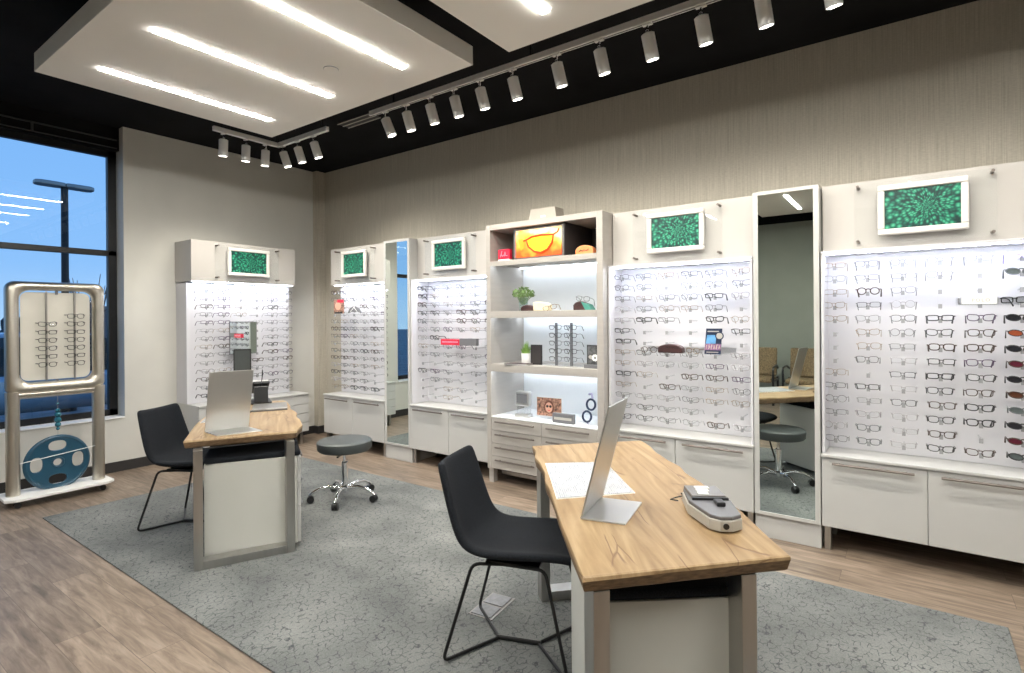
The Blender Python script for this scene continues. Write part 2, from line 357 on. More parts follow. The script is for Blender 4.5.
wf.box(fx0, fx1+.004, WY0, WY1, WTOP+.22, WTOP+.235, M['greyp']); 
DK = pm('dark_grey_trim', (.05, .055, .055), .6)
wf.box(-.10, -.085, WY0, WY1-.02, 3.335, 3.35, DK).box(-.10, -.085, WY0, WY1-.02, 3.255, 3.265, DK).box(-.10, -.085, -3.01, -2.99, 3.265, 3.335, DK)
win = struct(wf.build('window_1', bevel=.003))
pn = MB().box(-.213, -.209, WY0+.04, WY1-.06, SILL+.06, WTOP+.02, M['pane']).build('pane'); pn.parent = win
# carpet tiles
CX0, CX1, CY0, CY1 = 1.06, 6.81, -3.225, -1.0
one(MB().box(CX0, CX1, CY0, CY1, 0.0005, .008, M['carpet']), 'carpet', 'large grey rectangular carpet with dark crackle marks set into the wooden floor', 'carpet', bevel=.007)
ol = thing('floor_outlet', 'grey hinged floor outlet plate in the carpet under the front black chair', 'outlet', (4.675, -2.27, .008), .12)
MB().box(-.07, .07, -.12, .12, 0, .004, M['steel_dark']).build('outlet_plate', ol, bevel=.001)
MB().box(-.06, .055, .008, .11, .004, .008, M['outlet']).build('outlet_lid', ol, bevel=.001)
MB().box(-.06, .055, -.11, -.008, .004, .008, M['outlet']).build('outlet_lid', ol, bevel=.001)
# ------------------------------------------------------------------ ceiling panels with light strips
def cloud(x0, x1, y0, y1, lights, label):
    t = thing('ceiling_panel', label, 'ceiling panel', ((x0+x1)/2, (y0+y1)/2, 3.10), group=None)
    b = WB(); b.box(x0, x1, y0, y1, 3.10, 3.22, M['cloud']); b.build('panel', t, bevel=.003)
    for px in (x0+.3, x1-.3):
        for py in (y0+.3, y1-.3):
            WB().tube([(px, py, 3.22), (px, py, H)], .006, M['blackmetal'], 6).build('hanger_rod', t)
    for lx in lights:
        WB().box(lx-.021, lx+.021, y1-.24-1.14, y1-.24, 3.094, 3.0995, M['led']).build('light_strip', t)
    return t
cloud(1.92, 4.214, -3.455, -1.84, (2.31, 3.09, 3.842), 'floating white ceiling panel with three light strips over the rear desk')
cloud(4.495, 6.79, -3.455, -1.84, (4.905, 5.68, 6.43), 'floating white ceiling panel next to the run of track lights on the right')
cloud(1.92, 4.214, -6.0, -4.2, (2.31, 3.09, 3.842), 'floating white ceiling panel nearer the front wall, window side')
cloud(4.495, 6.79, -6.0, -4.2, (5.1, 5.68, 6.43), 'floating white ceiling panel seen in the tall mirror')
cloud(7.07, 9.4, -3.455, -1.84, (7.48, 8.25, 9.0), 'unseen ceiling panel with light strips added as fill light beyond the right edge')  # added out of view so its strips raise the ambient light
d = thing('sprinkler_cover', 'small round sprinkler cover on the underside of the ceiling panel', 'sprinkler', (3.457, -2.344, 3.1))
WB().lathe([(.045, 0), (.045, -.004), (.03, -.006)][::-1], 3.457, -2.344, M['cloud'], 20, 3.1).build('cover_plate', d, smooth=True)
WB().tube([(3.457+.045*math.cos(a*PI/10), -2.344+.045*math.sin(a*PI/10), 3.0985) for a in range(20)], .0025, M['greyp'], 5, closed=True).build('rim', d)
# duct and beams in the dark ceiling above window
one(MB().tube([(.9, -7.4, 3.36), (.9, -3.9, 3.36)], .10, M['black'], 16), 'ceiling_duct', 'black round duct under the dark ceiling near the window', 'duct')
# air vent
vt = thing('air_vent', 'slim black linear air vent in the ceiling beside the start of the track', 'vent', (2.03, -1.0, H))
WB().box(1.80, 2.29, -1.07, -.93, H-.012, H, M['blackp']).build('vent_body', vt)
for i in range(3): WB().box(1.80, 2.29, -1.07+i*.065, -1.062+i*.065, H-.018, H-.012, M['ltgrey']).build('slat', vt)
# track lights
TZ = 3.30
tr = thing('lighting_track', 'long white ceiling track carrying the row of spotlights along the display wall', 'track', (4.9, -1.315, TZ))
WB().box(2.60, 7.6, -1.333, -1.297, TZ-.012, TZ+.03, M['white']).box(2.60, 7.6, -1.32, -1.31, TZ-.016, TZ-.012, M['greyp']).build('rail', tr, bevel=.002)
for x in (2.9, 4.3, 5.7, 7.1): WB().tube([(x, -1.315, TZ+.03), (x, -1.315, H)], .008, M['blackmetal'], 6).build('hanger_rod', tr)
tl = thing('lighting_track', 'short L-shaped white track with six spotlights in the far corner', 'track', (1.15, -1.31, TZ))
WB().box(1.13, 1.98, -1.333, -1.297, TZ-.012, TZ+.03, M['white']).box(1.13, 1.166, -1.97, -1.297, TZ-.012, TZ+.03, M['white']).build('rail', tl, bevel=.002)
for x, y in ((1.148, -1.8), (1.148, -1.315), (1.9, -1.315)): WB().tube([(x, y, TZ+.03), (x, y, H)], .008, M['blackmetal'], 6).build('hanger_rod', tl)
def spot(x, y, tx, ty, label, group, power):
    t = thing('track_spotlight', label, 'spotlight', (x, y, TZ-.012), group=group)
    d = Vector((tx, ty, -1)).normalized(); q = d.to_track_quat('-Z', 'Y').to_matrix().to_4x4()
    MB().box(-.03, .03, -.012, .012, -.012, 0, M['white']).tube([(0, 0, -.012), (0, 0, -.05)], .008, M['chrome'], 8).ball((0, 0, -.052), .014, M['chrome'], 8).build('mount', t, smooth=True)
    p0 = Vector((0, 0, -.06)); B = MB(); B.lathe([(.030, 0), (.040, -.006), (.040, -.155), (.036, -.158), (.034, -.146)][::-1], 0, 0, M['white'], 20); B.xf(Matrix.Translation(p0) @ q)
    B.build('housing', t, smooth=True)
    E = MB(); E.lathe([(.0335, -.150), (.0335, -.149)], 0, 0, M['spotlens'], 16); E.xf(Matrix.Translation(p0) @ q); E.build('lens', t)
    ld = bpy.data.lights.new('lamp', 'SPOT'); ld.energy = power; ld.spot_size = math.radians(130); ld.spot_blend = 1.0; ld.shadow_soft_size = .03; ld.color = (1, .95, .84)
    lo = bpy.data.objects.new('lamp', ld); C.objects.link(lo); lo.parent = t; lo.location = p0+d*.168; lo.rotation_euler = d.to_track_quat('-Z', 'Y').to_euler()
M['spotlens'] = emis('spot_lens', (1, .95, .86), 14)
ords = ['first', 'second', 'third', 'fourth', 'fifth', 'sixth', 'seventh', 'eighth', 'ninth', 'tenth', 'eleventh', 'twelfth', 'thirteenth', 'fourteenth']
xs = [2.79, 3.05, 3.32, 3.58, 3.84, 4.14, 4.51, 4.83, 5.155, 5.477, 5.80, 6.12, 6.5, 6.9]
for i, x in enumerate(xs):
    spot(x, -1.315, .10 if i else .3, .30 if i else .25, 'white cylinder spotlight on the long track, %s from its left end' % ords[i], 'spotlights on the long track', 16)
for i, y in enumerate((-1.874, -1.654, -1.452)):
    spot(1.148, y, -.12, .02, 'white cylinder spotlight on the window-side arm of the corner track, %s from the left' % ords[i], 'spotlights on the corner track', 26)
for i, x in enumerate((1.235, 1.49, 1.76)):
    spot(x, -1.315, .14, .28, 'white cylinder spotlight on the display-side arm of the corner track, %s from the left' % ords[i], 'spotlights on the corner track', 26)
# ------------------------------------------------------------------ eyeglasses
FC = {}
def fmat(c):
    if c not in FC:
        d = {'black': ((.012, .012, .014), .3, 0), 'dark brown': ((.05, .025, .015), .3, 0), 'gunmetal': ((.05, .05, .055), .35, .4), 'silver': ((.20, .20, .21), .3, .6),
             'gold': ((.26, .17, .09), .3, .6), 'clear': ((.42, .40, .42), .25, 0), 'purple': ((.07, .035, .09), .3, 0), 'red': ((.45, .04, .05), .3, 0), 'navy': ((.02, .035, .10), .3, 0), 'white': ((.85, .84, .82), .3, 0), 'lilac': ((.45, .38, .70), .3, 0), 'grey': ((.12, .13, .14), .3, 0)}[c]
        FC[c] = pm(c.replace(' ', '_')+'_spectacle_frame', d[0], d[1], d[2], var=.1, nscale=60)
    return FC[c]
LENS = thin_glass('spectacle_lens', (.96, .97, .97), 1, 1.4)
TINT = {}
def tint(c):
    if c not in TINT:
        TINT[c] = pm(c.replace(' ', '_')+'_sun_lens', {'black': (.02, .02, .025), 'brown': (.09, .035, .02), 'maroon': (.10, .015, .03), 'grey': (.10, .12, .12), 'lilac': (.42, .36, .75), 'orange': (.30, .07, .03)}[c], .12, 0, var=.2, nscale=30)
    return TINT[c]
def lens_outline(shape, side, n=16):
    pts = []
    for i in range(n):
        t = 2*PI*i/n; c, s_ = math.cos(t), math.sin(t)
        if shape == 'round': x, z = .0235*c, .0215*s_
        elif shape == 'rectangular': e = .45; x = .027*math.copysign(abs(c)**e, c); z = .0155*math.copysign(abs(s_)**e, s_)
        elif shape == 'cat-eye':
            e = .75; x = .0265*math.copysign(abs(c)**e, c); z = .018*math.copysign(abs(s_)**e, s_)
            z += .006*max(0, x/.0265)*(1 if s_ > 0 else .3)
        elif shape == 'wrap': x = .030*c; z = .0175*s_+.003*c
        else: e = .65; x = .0262*math.copysign(abs(c)**e, c); z = .019*math.copysign(abs(s_)**e, s_); x *= (1.0 if s_ > 0 else .92)
        pts.append(Vector((side*(.0345+x), .006*abs((.0345+x)/.065)**2*1.0, z)))
    return pts
GM = {}
def gmesh(shape, color, thick, sun=None, lenses=True):
    key = (shape, color, thick, sun, lenses)
    if key in GM: return GM[key]
    mt = fmat(color); r = thick*1.5
    F = MB()
    for s_ in (-1, 1):
        o = lens_outline(shape, s_); 
        if shape == 'rimless': pass
        F.tube(o, r, mt, 5, closed=True)
    top = .012 if shape != 'rectangular' else .008
    F.tube([(-.0125, 0, top-.004), (-.006, -.001, top+.001), (.006, -.001, top+.001), (.0125, 0, top-.004)], r*1.1, mt, 5)
    zt = .010
    for s_ in (-1, 1):
        F.tube([(s_*.058, .004, zt), (s_*.066, .006, zt), (s_*.068, .012, zt)], r*1.1, mt, 5)
    Ls = []
    if sun or lenses:
        for s_ in (-1, 1):
            l = MB(); o = lens_outline(shape, s_); l.add(o, [list(range(len(o)))], tint(sun) if sun else LENS); Ls.append(l.mesh('lens'))
    Ts = []
    for s_ in (-1, 1):
        t = MB().tube([(s_*.068, .012, zt), (s_*.067, .06, zt+.001), (s_*.064, .09, zt-.004), (s_*.060, .130, zt-.042)], [r*1.1, r*1.1, r*1.0, r*1.5], mt, 5)
        Ts.append(t.mesh('temple', True))
    allm = MB(); 
    for b in (F,): allm.v += b.v; allm.f += b.f; allm.m += b.m; allm.mats = list(b.mats)
    for s_ in (-1, 1):
        allm.tube([(s_*.068, .012, zt), (s_*.067, .06, zt+.001), (s_*.064, .09, zt-.004), (s_*.060, .130, zt-.042)], [r*1.1, r*1.1, r*1.0, r*1.5], mt, 4)
    GM[key] = (F.mesh('rims', True), Ls, Ts, allm.mesh('eyeglasses', True)); return GM[key]
def glasses(loc, rot, spec, label, group, parts):
    shape, color, thick, sun = spec
    fm, Ls, Ts, am = gmesh(shape, color, thick, sun, True)
    if parts:
        t = bpy.data.objects.new('sunglasses' if sun else 'eyeglasses', None); t.empty_display_size = .02
        C.objects.link(t)
        for nm, me in [('rims', fm)]+[('lens', l) for l in Ls]+[('temple', q) for q in Ts]:
            c = bpy.data.objects.new(nm, me); C.objects.link(c); c.parent = t
    else:
        t = bpy.data.objects.new('sunglasses' if sun else 'eyeglasses', am); C.objects.link(t)
    t.location = loc; t.rotation_euler = rot
    tag(t, label, 'sunglasses' if sun else 'eyeglasses', group); return t
SH = ['rectangular', 'rectangular', 'oval', 'oval', 'cat-eye', 'round']
COLS = [('black', .0017), ('black', .0024), ('dark brown', .0022), ('gunmetal', .0011), ('silver', .0010), ('black', .0013), ('clear', .0020), ('gold', .0010), ('grey', .0018), ('purple', .0018)]
def rspec(row, faint=0):
    if R_.random() < .30+faint: c = R_.choice([('silver', .0010), ('gunmetal', .0011), ('clear', .0018), ('gold', .0010)])
    else: c = R_.choice(COLS)
    return (R_.choice(SH), c[0], c[1], None)
# ------------------------------------------------------------------ display units along a wall (local: x along the wall, -y out of the wall)
ROWZ = [1.828-.0858*i for i in range(14)]
def board(t, x0, x1, xs, empt, lip, spec_fn, group, where, parts, stuff=False, yb=-.24, rz=0, loc=(0, 0, 0), hx=0):
    """display board with its clear holders; then the eyeglasses on it"""
    MB().box(x0, x1, yb, -.002, .62, 1.905, M['board']).build('panel', t, bevel=.003)
    if lip:
        for xa in (x0, x1-.016): MB().box(xa, xa+.016, -.475, yb, .62, 1.9, M['board']).build('side_panel', t, bevel=.002)
        MB().box(x0, x1, -.478, yb, 1.9, 1.917, M['board']).build('top_lip', t, bevel=.002)
        MB().box(x0+.02, x1-.02, -.455, -.43, 1.8955, 1.8995, M['led_cool']).build('light_strip', t)
    else:
        MB().box(x0+.02, x1-.02, -.345, -.32, 1.9145, 1.9185, M['led_cool']).build('light_strip', t)
    hm = MB().tube([(0, yb, -.012), (0, -.395, -.012)], .005, M['arm'], 6).box(-.009, .009, -.405, -.392, -.030, -.004, M['holder']).mesh('frame_holder')
    T = Matrix.Translation(loc) @ Matrix.Rotation(rz, 4, 'Z')
    allg = MB(); n = 0
    for r, z in enumerate(ROWZ):
        for k, x in enumerate(xs):
            if ('h', r, k) in empt: continue
            h = bpy.data.objects.new('frame_holder', hm); C.objects.link(h); h.parent = t; h.location = (x+hx, 0, z)
            h.location.z = z
            if (r, k) in empt: continue
            sp = spec_fn(r, k)
            jx = R_.uniform(-.006, .006); jt = R_.uniform(-.03, .03)
            p = T @ Vector((x+jx, -.409, z-.0))
            if stuff:
                me = gmesh(sp[0], sp[1], sp[2], sp[3])[3]; o = len(allg.v)
                mm = Matrix.Translation(p) @ Matrix.Rotation(rz+jt, 4, 'Z')
                mi = allg.mi(me.materials[0])
                allg.v += [mm @ v.co for v in me.vertices]
                for f in me.polygons: allg.f.append([i+o for i in f.vertices]); allg.m.append(mi)
                continue
            sun = sp[3]
            thickw = 'thin' if sp[2] < .0015 else 'thick'
            lab = '%s %s %s, row %d from top, %s from left, %s' % (sp[1], sp[0] if not sun else '', 'sunglasses' if sun else 'eyeglasses', r+1, ords[k], where)
            if not sun: lab = thickw+' '+lab
            glasses(p, (0, 0, rz+jt), sp, ' '.join(lab.split()).replace(' ,', ','), group, parts); n += 1
    if stuff:
        o = allg.build('eyeglasses', None, smooth=True); tag(o, 'rows of small eyeglasses covering the lit board on the window-side wall', 'eyeglasses'); o['kind'] = 'stuff'
    return n
def header_panel(name, label, x0, x1, loc, rz):
    t = thing(name, label, 'header panel', loc, rz)
    MB().box(x0, x1, -.38, -.002, 1.92, 2.352, M['header']).build('panel', t, bevel=.003)
    return t
def picture(label, cx, w_, loc, rz, sd):
    t = thing('framed_picture', label, 'framed picture', loc, rz, 'green petal pictures above the displays')
    MB().box(cx-sd-.02, cx+sd+.02, -.412, -.408, 1.945, 2.328, M['acrylic']).build('acrylic_sheet', t)
    for sx in (-sd, sd):
        for z in (1.967, 2.308):
            MB().tube([(cx+sx, -.38, z), (cx+sx, -.45, z)], .009, M['handle'], 10).build('standoff', t, smooth=True)
    z0, z1 = 1.995, 2.30; h = w_/2; f = MB(); b = .036
    for q in ((cx-h, cx+h, z0, z0+b), (cx-h, cx+h, z1-b, z1), (cx-h, cx-h+b, z0+b, z1-b), (cx+h-b, cx+h, z0+b, z1-b)): f.box(q[0], q[1], -.442, -.413, q[2], q[3], M['frame_white'])
    f.build('frame', t, bevel=.008, seg=3)
    zc = (z0+z1)/2; p = MB().box(-h+b, h-b, -.004, .004, -(zc-z0-b), zc-z0-b, M['petals']).build('print', t); p.location = (cx, -.424, zc)
def base_cabinet(label, x0, x1, loc, rz, drawers=0, yf=-.49, feet=None):
    t = thing('base_cabinet', label, 'cabinet', loc, rz)
    MB().box(x0, x1, yf+.02, -.015, .155, .60, M['cab']).build('body', t, bevel=.002)
    MB().box(x0-.002, x1+.002, yf-.012, -.003, .60, .618, M['cab']).build('worktop', t, bevel=.003)
    xm = (x0+x1)/2
    if drawers:
        for i in range(drawers):
            za = .157+i*(.443/drawers); o = MB().box(x0+.002, x1-.002, yf, yf+.019, za, za+.443/drawers-.006, M['cab']).build('drawer', t, bevel=.002)
    else:
        for a, b in ((x0+.002, xm-.002), (xm+.002, x1-.002)):
            o = MB().box(a, b, yf, yf+.019, .157, .597, M['cab']).build('door', t, bevel=.002)
            h = MB().tube([(a+.06, yf-.03, .567), (b-.06, yf-.03, .567)], .0085, M['handle'], 8)
            for q in (a+.10, b-.10): h.tube([(q, yf, .567), (q, yf-.03, .567)], .005, M['handle'], 6)
            hh = h.build('handle', t, smooth=True); hh.parent = o
    for q in (feet or (x0+.03, x1-.03)):
        for y in (yf+.06, -.12): MB().box(q-.018, q+.018, y-.03, y+.03, 0, .155, M['steel']).build('leg', t, bevel=.002)
    return t
def mirror_tower(label, x0, x1):
    t = thing('mirror_tower', label, 'mirror', ((x0+x1)/2, 0, 0))
    f = WB(); y = -.487
    f.box(x0, x1, -.47, -.003, .155, 2.35, M['cab']); b = .032
    f.box(x0, x0+b, y, -.47, .155, 2.35, M['cab']); f.box(x1-b, x1, y, -.47, .155, 2.35, M['cab'])
    f.box(x0+b, x1-b, y, -.47, .155, .178, M['cab']); f.box(x0+b, x1-b, y, -.47, 2.325, 2.35, M['cab']); f.build('frame', t, bevel=.002)
    WB().box(x0+b, x1-b, y+.004, y+.010, .178, 2.325, M['mirror']).build('mirror', t)
    WB().box(x0, x1, -.47, -.015, 0, .153, M['cab']).build('plinth', t, bevel=.002)
# unit names
U = [('u1', .72, 1.795, [.82+.18*k for k in range(6)]), ('u2', 2.205, 3.27, [2.30+.18*k for k in range(6)]), ('u4', 4.465, 5.56, [4.56+.181*k for k in range(6)]), ('u5', 5.968, 7.06, [6.04+.18*k for k in range(6)])]
WH = {'u1': 'far corner board', 'u2': 'board left of shelving', 'u4': 'board right of shelving', 'u5': 'rightmost board'}
base_cabinet('white base cabinet with two doors nearest the room corner', .72, 1.795, (0, 0, 0), 0)
base_cabinet('white base cabinet with two doors left of the shelving unit', 2.205, 3.27, (0, 0, 0), 0)
base_cabinet('white base cabinet with two doors behind the front oak desk', 4.465, 5.56, (0, 0, 0), 0)
base_cabinet('white base cabinet with two wide doors at the right edge', 5.968, 7.06, (0, 0, 0), 0)
mirror_tower('narrow tall mirror reflecting the window, nearest the room corner', 1.80, 2.20)
mirror_tower('tall wall mirror reflecting a stool and desk, beside the rightmost display', 5.565, 5.963)
e1 = {(6, 4), (13, 5), (0, 5), (2, 0), (3, 0), (2, 2), (3, 2), (11, 4), (11, 5), (12, 4), (12, 5)}
e2 = {(6, 2), (6, 3), (6, 4), (6, 5), (0, 5), (9, 0), (11, 0), (10, 3), (11, 3), (11, 4), (12, 0), (12, 1), (12, 4), (13, 0), (13, 1), (13, 3), (13, 4), (13, 5), (9, 1), (7, 4), (1, 2)}
e4 = {(1, 2), (3, 5), (5, 1), (5, 2), (5, 3), (5, 4), (6, 1), (6, 2), (6, 3), (6, 4), (9, 2), (7, 4), (10, 1), (12, 4), (12, 5), (6, 5), (4, 3)}
e5 = {(5, 0), (6, 0), (7, 0), (8, 1), (1, 4), (2, 3), (2, 4), (2, 5), (3, 3), (3, 4), (3, 5), (12, 4)}
SUN5 = {0: ('wrap', 'lilac', .0018, 'lilac'), 1: ('wrap', 'grey', .0022, 'grey'), 4: ('wrap', 'black', .0022, 'black'), 5: ('wrap', 'black', .0016, 'orange'), 6: ('wrap', 'black', .0022, 'black'), 7: ('wrap', 'dark brown', .002, 'maroon'), 8: ('wrap', 'black', .002, 'black'), 9: ('wrap', 'dark brown', .0024, 'brown'),
        10: ('wrap', 'grey', .002, 'grey'), 11: ('wrap', 'black', .0022, 'black'), 12: ('wrap', 'dark brown', .0022, 'maroon'), 13: ('wrap', 'black', .0022, 'grey')}
def s5(r, k):
    if k == 5: return SUN5[r]
    if k == 2 and r > 0: return (R_.choice(SH), R_.choice(['clear', 'silver', 'clear', 'gunmetal']), .0012, None)
    if k in (3, 4) and r > 3: return (R_.choice(['rectangular', 'oval', 'cat-eye']), R_.choice(['black', 'dark brown', 'black', 'purple', 'gunmetal']), R_.choice([.0017, .0022]), None)
    if r < 2: return (R_.choice(['round', 'oval', 'rectangular']), R_.choice(['silver', 'gold', 'gunmetal']), .0011, None)
    return rspec(r, .1)
def s4(r, k):
    if r < 2: return (R_.choice(SH), R_.choice(['silver', 'gunmetal', 'gold', 'gunmetal']), .0012, None)
    return rspec(r, .05)
for i, (nm, a, b, xs_) in enumerate(U):
    bd = thing('display_board', {'u1': 'lit white eyewear board nearest the room corner, beside the narrow mirror', 'u2': 'lit white eyewear board between the narrow mirror and the shelving', 'u4': 'lit white eyewear board right of the shelving unit', 'u5': 'lit white eyewear board at the right edge with sunglasses in its last column'}[nm], 'display board', (0, 0, 0))
    board(bd, a+.003, b-.003, xs_, {'u1': e1, 'u2': e2, 'u4': e4, 'u5': e5}[nm], nm != 'u1', {'u1': lambda r, k: rspec(r), 'u2': lambda r, k: rspec(r), 'u4': s4, 'u5': s5}[nm], 'eyeglasses on the '+WH[nm], WH[nm], nm in ('u4', 'u5'))
    header_panel('header_panel', {'u1': 'beige header panel over the corner display', 'u2': 'beige header panel between narrow mirror and shelving', 'u4': 'beige header panel right of the shelving top', 'u5': 'beige header panel over the rightmost display'}[nm], a+.003, b-.003, (0, 0, 0), 0)
for cx, w_, lb in ((1.22, .438, 'framed green petal picture above the far corner display'), (2.695, .445, 'framed green petal picture left of the shelving unit'), (5.0, .438, 'framed green petal picture right of the shelving unit'), (6.495, .437, 'largest framed green petal picture, top right above the rightmost display')):
    picture(lb, cx, w_, (0, 0, 0), 0, .322)
# window-side wall unit
WL = (0, -1.24, 0); WR = PI/2
base_cabinet('white cabinet with four stacked drawers against the window-side wall', -.58, .70, WL, WR, drawers=4, feet=(-.5, .62))
bd = thing('display_board', 'lit white eyewear board on the window-side wall behind the rear desk', 'display board', WL, WR)
board(bd, -.585, .60, [-.455+.186*k for k in range(6)], {(5, 2), (5, 3), (6, 2), (6, 3), (7, 2), (7, 3), (8, 2), (8, 3), (3, 3), (4, 2)}, False, lambda r, k: rspec(r, .1), '', '', False, stuff=True, rz=WR, loc=WL)
header_panel('header_panel', 'beige header box on the window-side wall', -.595, .60, WL, WR)
picture('framed green petal picture on the window-side wall', .0, .478, WL, WR, .345)
# little mirror on the window-side board
cm = thing('display_mirror', 'rectangular mirror on a clear ledge in front of the window-side eyewear board', 'mirror', (.3, -1.3, 1.13))
WB().box(.24, .42, -1.46, -1.14, 1.125, 1.13, M['acrylic']).build('ledge', cm)
RM = Matrix.Translation((.40, -1.30, 1.31)) @ Matrix.Rotation(-.05, 4, 'Z')
b_ = WB(); b_.obox(RM, .013, .304, .36, M['greyp']); b_.build('backing', cm, bevel=.002)
b_ = WB(); b_.obox(RM @ Matrix.Translation((.008, 0, 0)), .003, .29, .346, M['mirror']); b_.build('glass', cm)
# ------------------------------------------------------------------ shelving unit
sx0, sx1, ix0, ix1, sy = 3.275, 4.46, 3.323, 4.403, -.55
su = thing('shelving_unit', 'tall taupe shelving unit with lit white shelves and drawers below', 'shelving unit', (3.87, -.28, 0))
for a, b in ((sx0, ix0), (ix1, sx1)): WB().box(a, b, sy, -.003, .13, 2.355, M['shelf']).build('side_panel', su, bevel=.003)
for z0, z1 in ((2.307, 2.355), (1.992, 2.022), (1.521, 1.566), (1.034, 1.087)): WB().box(ix0, ix1, sy, -.02, z0, z1, M['shelf']).build('shelf', su, bevel=.002)
WB().box(ix0, ix1, -.02, -.004, .15, 2.31, M['shelf_in']).build('back_panel', su)
WB().box(ix0, ix1, sy+.02, -.02, .135, .602, M['shelf']).build('drawer_case', su)
WB().box(ix0, ix1, sy-.002, -.02, .602, .612, M['shelf_in']).build('counter', su, bevel=.002)
for z in (1.992, 1.521, 1.034):
    WB().box(ix0+.01, ix1-.01, -.10, -.08, z-.005, z-.001, M['led_shelf'] if 'led_shelf' in M else M.setdefault('led_shelf', emis('shelf_led', (.80, .90, 1.0), 11))).build('light_strip', su)
    WB().box(ix0+.01, ix1-.01, -.538, -.522, z-.006, z-.001, M['led_shelf']).build('light_strip', su)
    WB().box(ix0, ix1, sy, sy+.009, z-.014, z, M['shelf']).build('lip', su)
for a, b in ((ix0+.002, 3.868), (3.872, ix1-.002)):
    for z0, z1 in ((.487, .598), (.37, .483), (.254, .366), (.137, .25)):
        dr = WB().box(a, b, sy-.001, sy+.018, z0, z1, M['shelf']).build('drawer', su, bevel=.002)
        zz = z1-.03; h = WB().tube([(a+.06, sy-.03, zz), (b-.06, sy-.03, zz)], .0075, M['handle'], 8)
        for q in (a+.1, b-.1): h.tube([(q, sy, zz), (q, sy-.03, zz)], .004, M['handle'], 6)
        hh = h.build('handle', su, smooth=True); hh.parent = dr; hh.matrix_parent_inverse = Matrix()
for q in (sx0+.03, sx1-.03):
    for y in (-.50, -.1): WB().box(q-.025, q+.025, y-.03, y+.03, 0, .13, M['shelf']).build('leg', su, bevel=.002)
WB().box(sx0+.05, sx1-.05, -.40, -.37, .05, .08, M['steel']).build('stretcher', su)
# items in the shelving unit
Zt = 2.022
WB().box(4.09, 4.10, -.53, -.03, Zt, 2.306, M['darkpanel']).box(4.10, 4.402, -.05, -.03, Zt, 2.306, M['darkpanel']).build('divider_panel', su, label='dark divider panel')
sc = thing('backlit_picture', 'backlit orange picture of sunglasses in the top of the shelving', 'picture', (3.83, -.5, Zt))
WB().box(3.553, 4.088, -.50, -.44, Zt, 2.300, M['steel_dark']).build('housing', sc, bevel=.004)
M['glow_y'] = None
def glow():
    m, nt, b = _nt('backlit_orange_print')
    g = N(nt, 'ShaderNodeTexNoise', Scale=6.0, Detail=2.0); L(nt, coords(nt), g.inputs['Vector'])
    sp = N(nt, 'ShaderNodeSeparateXYZ'); L(nt, coords(nt), sp.inputs[0])
    md = N(nt, 'ShaderNodeMath', operation='MULTIPLY_ADD'); L(nt, sp.outputs['Z'], md.inputs[0]); md.inputs[1].default_value = 2.2; L(nt, g.outputs['Fac'], md.inputs[2])
    r = ramp(nt, md.outputs[0], [(.34, (.9, .07, .005)), (.48, (1, .25, .02)), (.60, (1, .50, .10)), (.78, (1, .88, .55))])
    L(nt, r.outputs[0], b.inputs['Base Color']); L(nt, r.outputs[0], b.inputs['Emission Color']); b.inputs['Emission Strength'].default_value = .62
    return m
GL = glow(); yel = emis('backlit_yellow', (1, .40, .01), .75); orr = emis('backlit_red_orange', (.55, .05, .005), .45)
o = MB().box(-.235, .235, -.003, .003, -.12, .12, GL).build('print', sc); o.location = (3.82-3.83, -.505+.5, 2.161-Zt)
def flat(poly, y, mat, name): WB().prism_xz(poly, y, y+.0015, mat).build(name, sc)
lensp = [(3.70, 2.19), (3.76, 2.215), (3.86, 2.222), (3.98, 2.215), (3.965, 2.15), (3.92, 2.095), (3.85, 2.07), (3.78, 2.085), (3.72, 2.13)]
flat(lensp, -.511, yel, 'printed_lens')
WB().tube([(p[0], -.512, p[1]) for p in lensp], .009, orr, 5, closed=True).tube([(3.98, -.512, 2.215), (4.02, -.512, 2.235), (4.035, -.512, 2.26)], .006, orr, 5).tube([(3.70, -.512, 2.19), (3.67, -.512, 2.185)], .006, orr, 5).build('printed_rim', sc)
flat([(3.61, 2.20), (3.66, 2.205), (3.675, 2.18), (3.67, 2.12), (3.64, 2.10)], -.511, emis('backlit_orange', (1, .22, .01), .9), 'printed_lens')
pk = thing('display_block', 'small hot pink block sign with white script on white foot, shelving top left', 'sign', (3.42, -.46, Zt))
WB().box(3.358, 3.487, -.475, -.43, Zt, Zt+.022, M['white']).build('foot', pk, bevel=.002)
WB().box(3.358, 3.487, -.475, -.43, Zt+.022, Zt+.112, M['red']).build('block', pk, bevel=.003)
pinkw = pm('pink_script', (.95, .45, .55), .5)
WB().tube([(3.385, -.478, 2.065), (3.40, -.478, 2.10), (3.405, -.478, 2.12), (3.395, -.478, 2.09), (3.41, -.478, 2.07), (3.42, -.478, 2.085), (3.43, -.478, 2.07), (3.44, -.478, 2.11), (3.445, -.478, 2.075), (3.465, -.478, 2.075)], .003, pinkw, 5).build('lettering', pk)
oc = thing('eyewear_case', 'orange domed eyewear case in the top right of the shelving', 'case', (4.26, -.46, Zt), 0)
pts = [(-.082, 0)]+[(.082*math.cos(PI-PI*i/10), .035+.045*math.sin(PI*i/10)) for i in range(11)]+[(.082, 0)]
MB().prism_xz(pts, -.03, .03, M['orange']).build('shell', oc, bevel=.006)
MB().tube([(-.045, -.032, .028), (-.03, -.032, .042), (-.015, -.032, .030), (0, -.032, .040), (.02, -.032, .032), (.045, -.032, .045)], .003, M['brown'], 5).build('lettering', oc)
bx = thing('carton', 'beige cardboard box on top of the shelving unit', 'box', (3.83, -.40, 2.356), .02)
MB().prism_xz([(-.155, 0), (.14, 0), (.125, .112), (-.12, .112)], -.05, .10, M['beige']).build('carton_body', bx, bevel=.003)
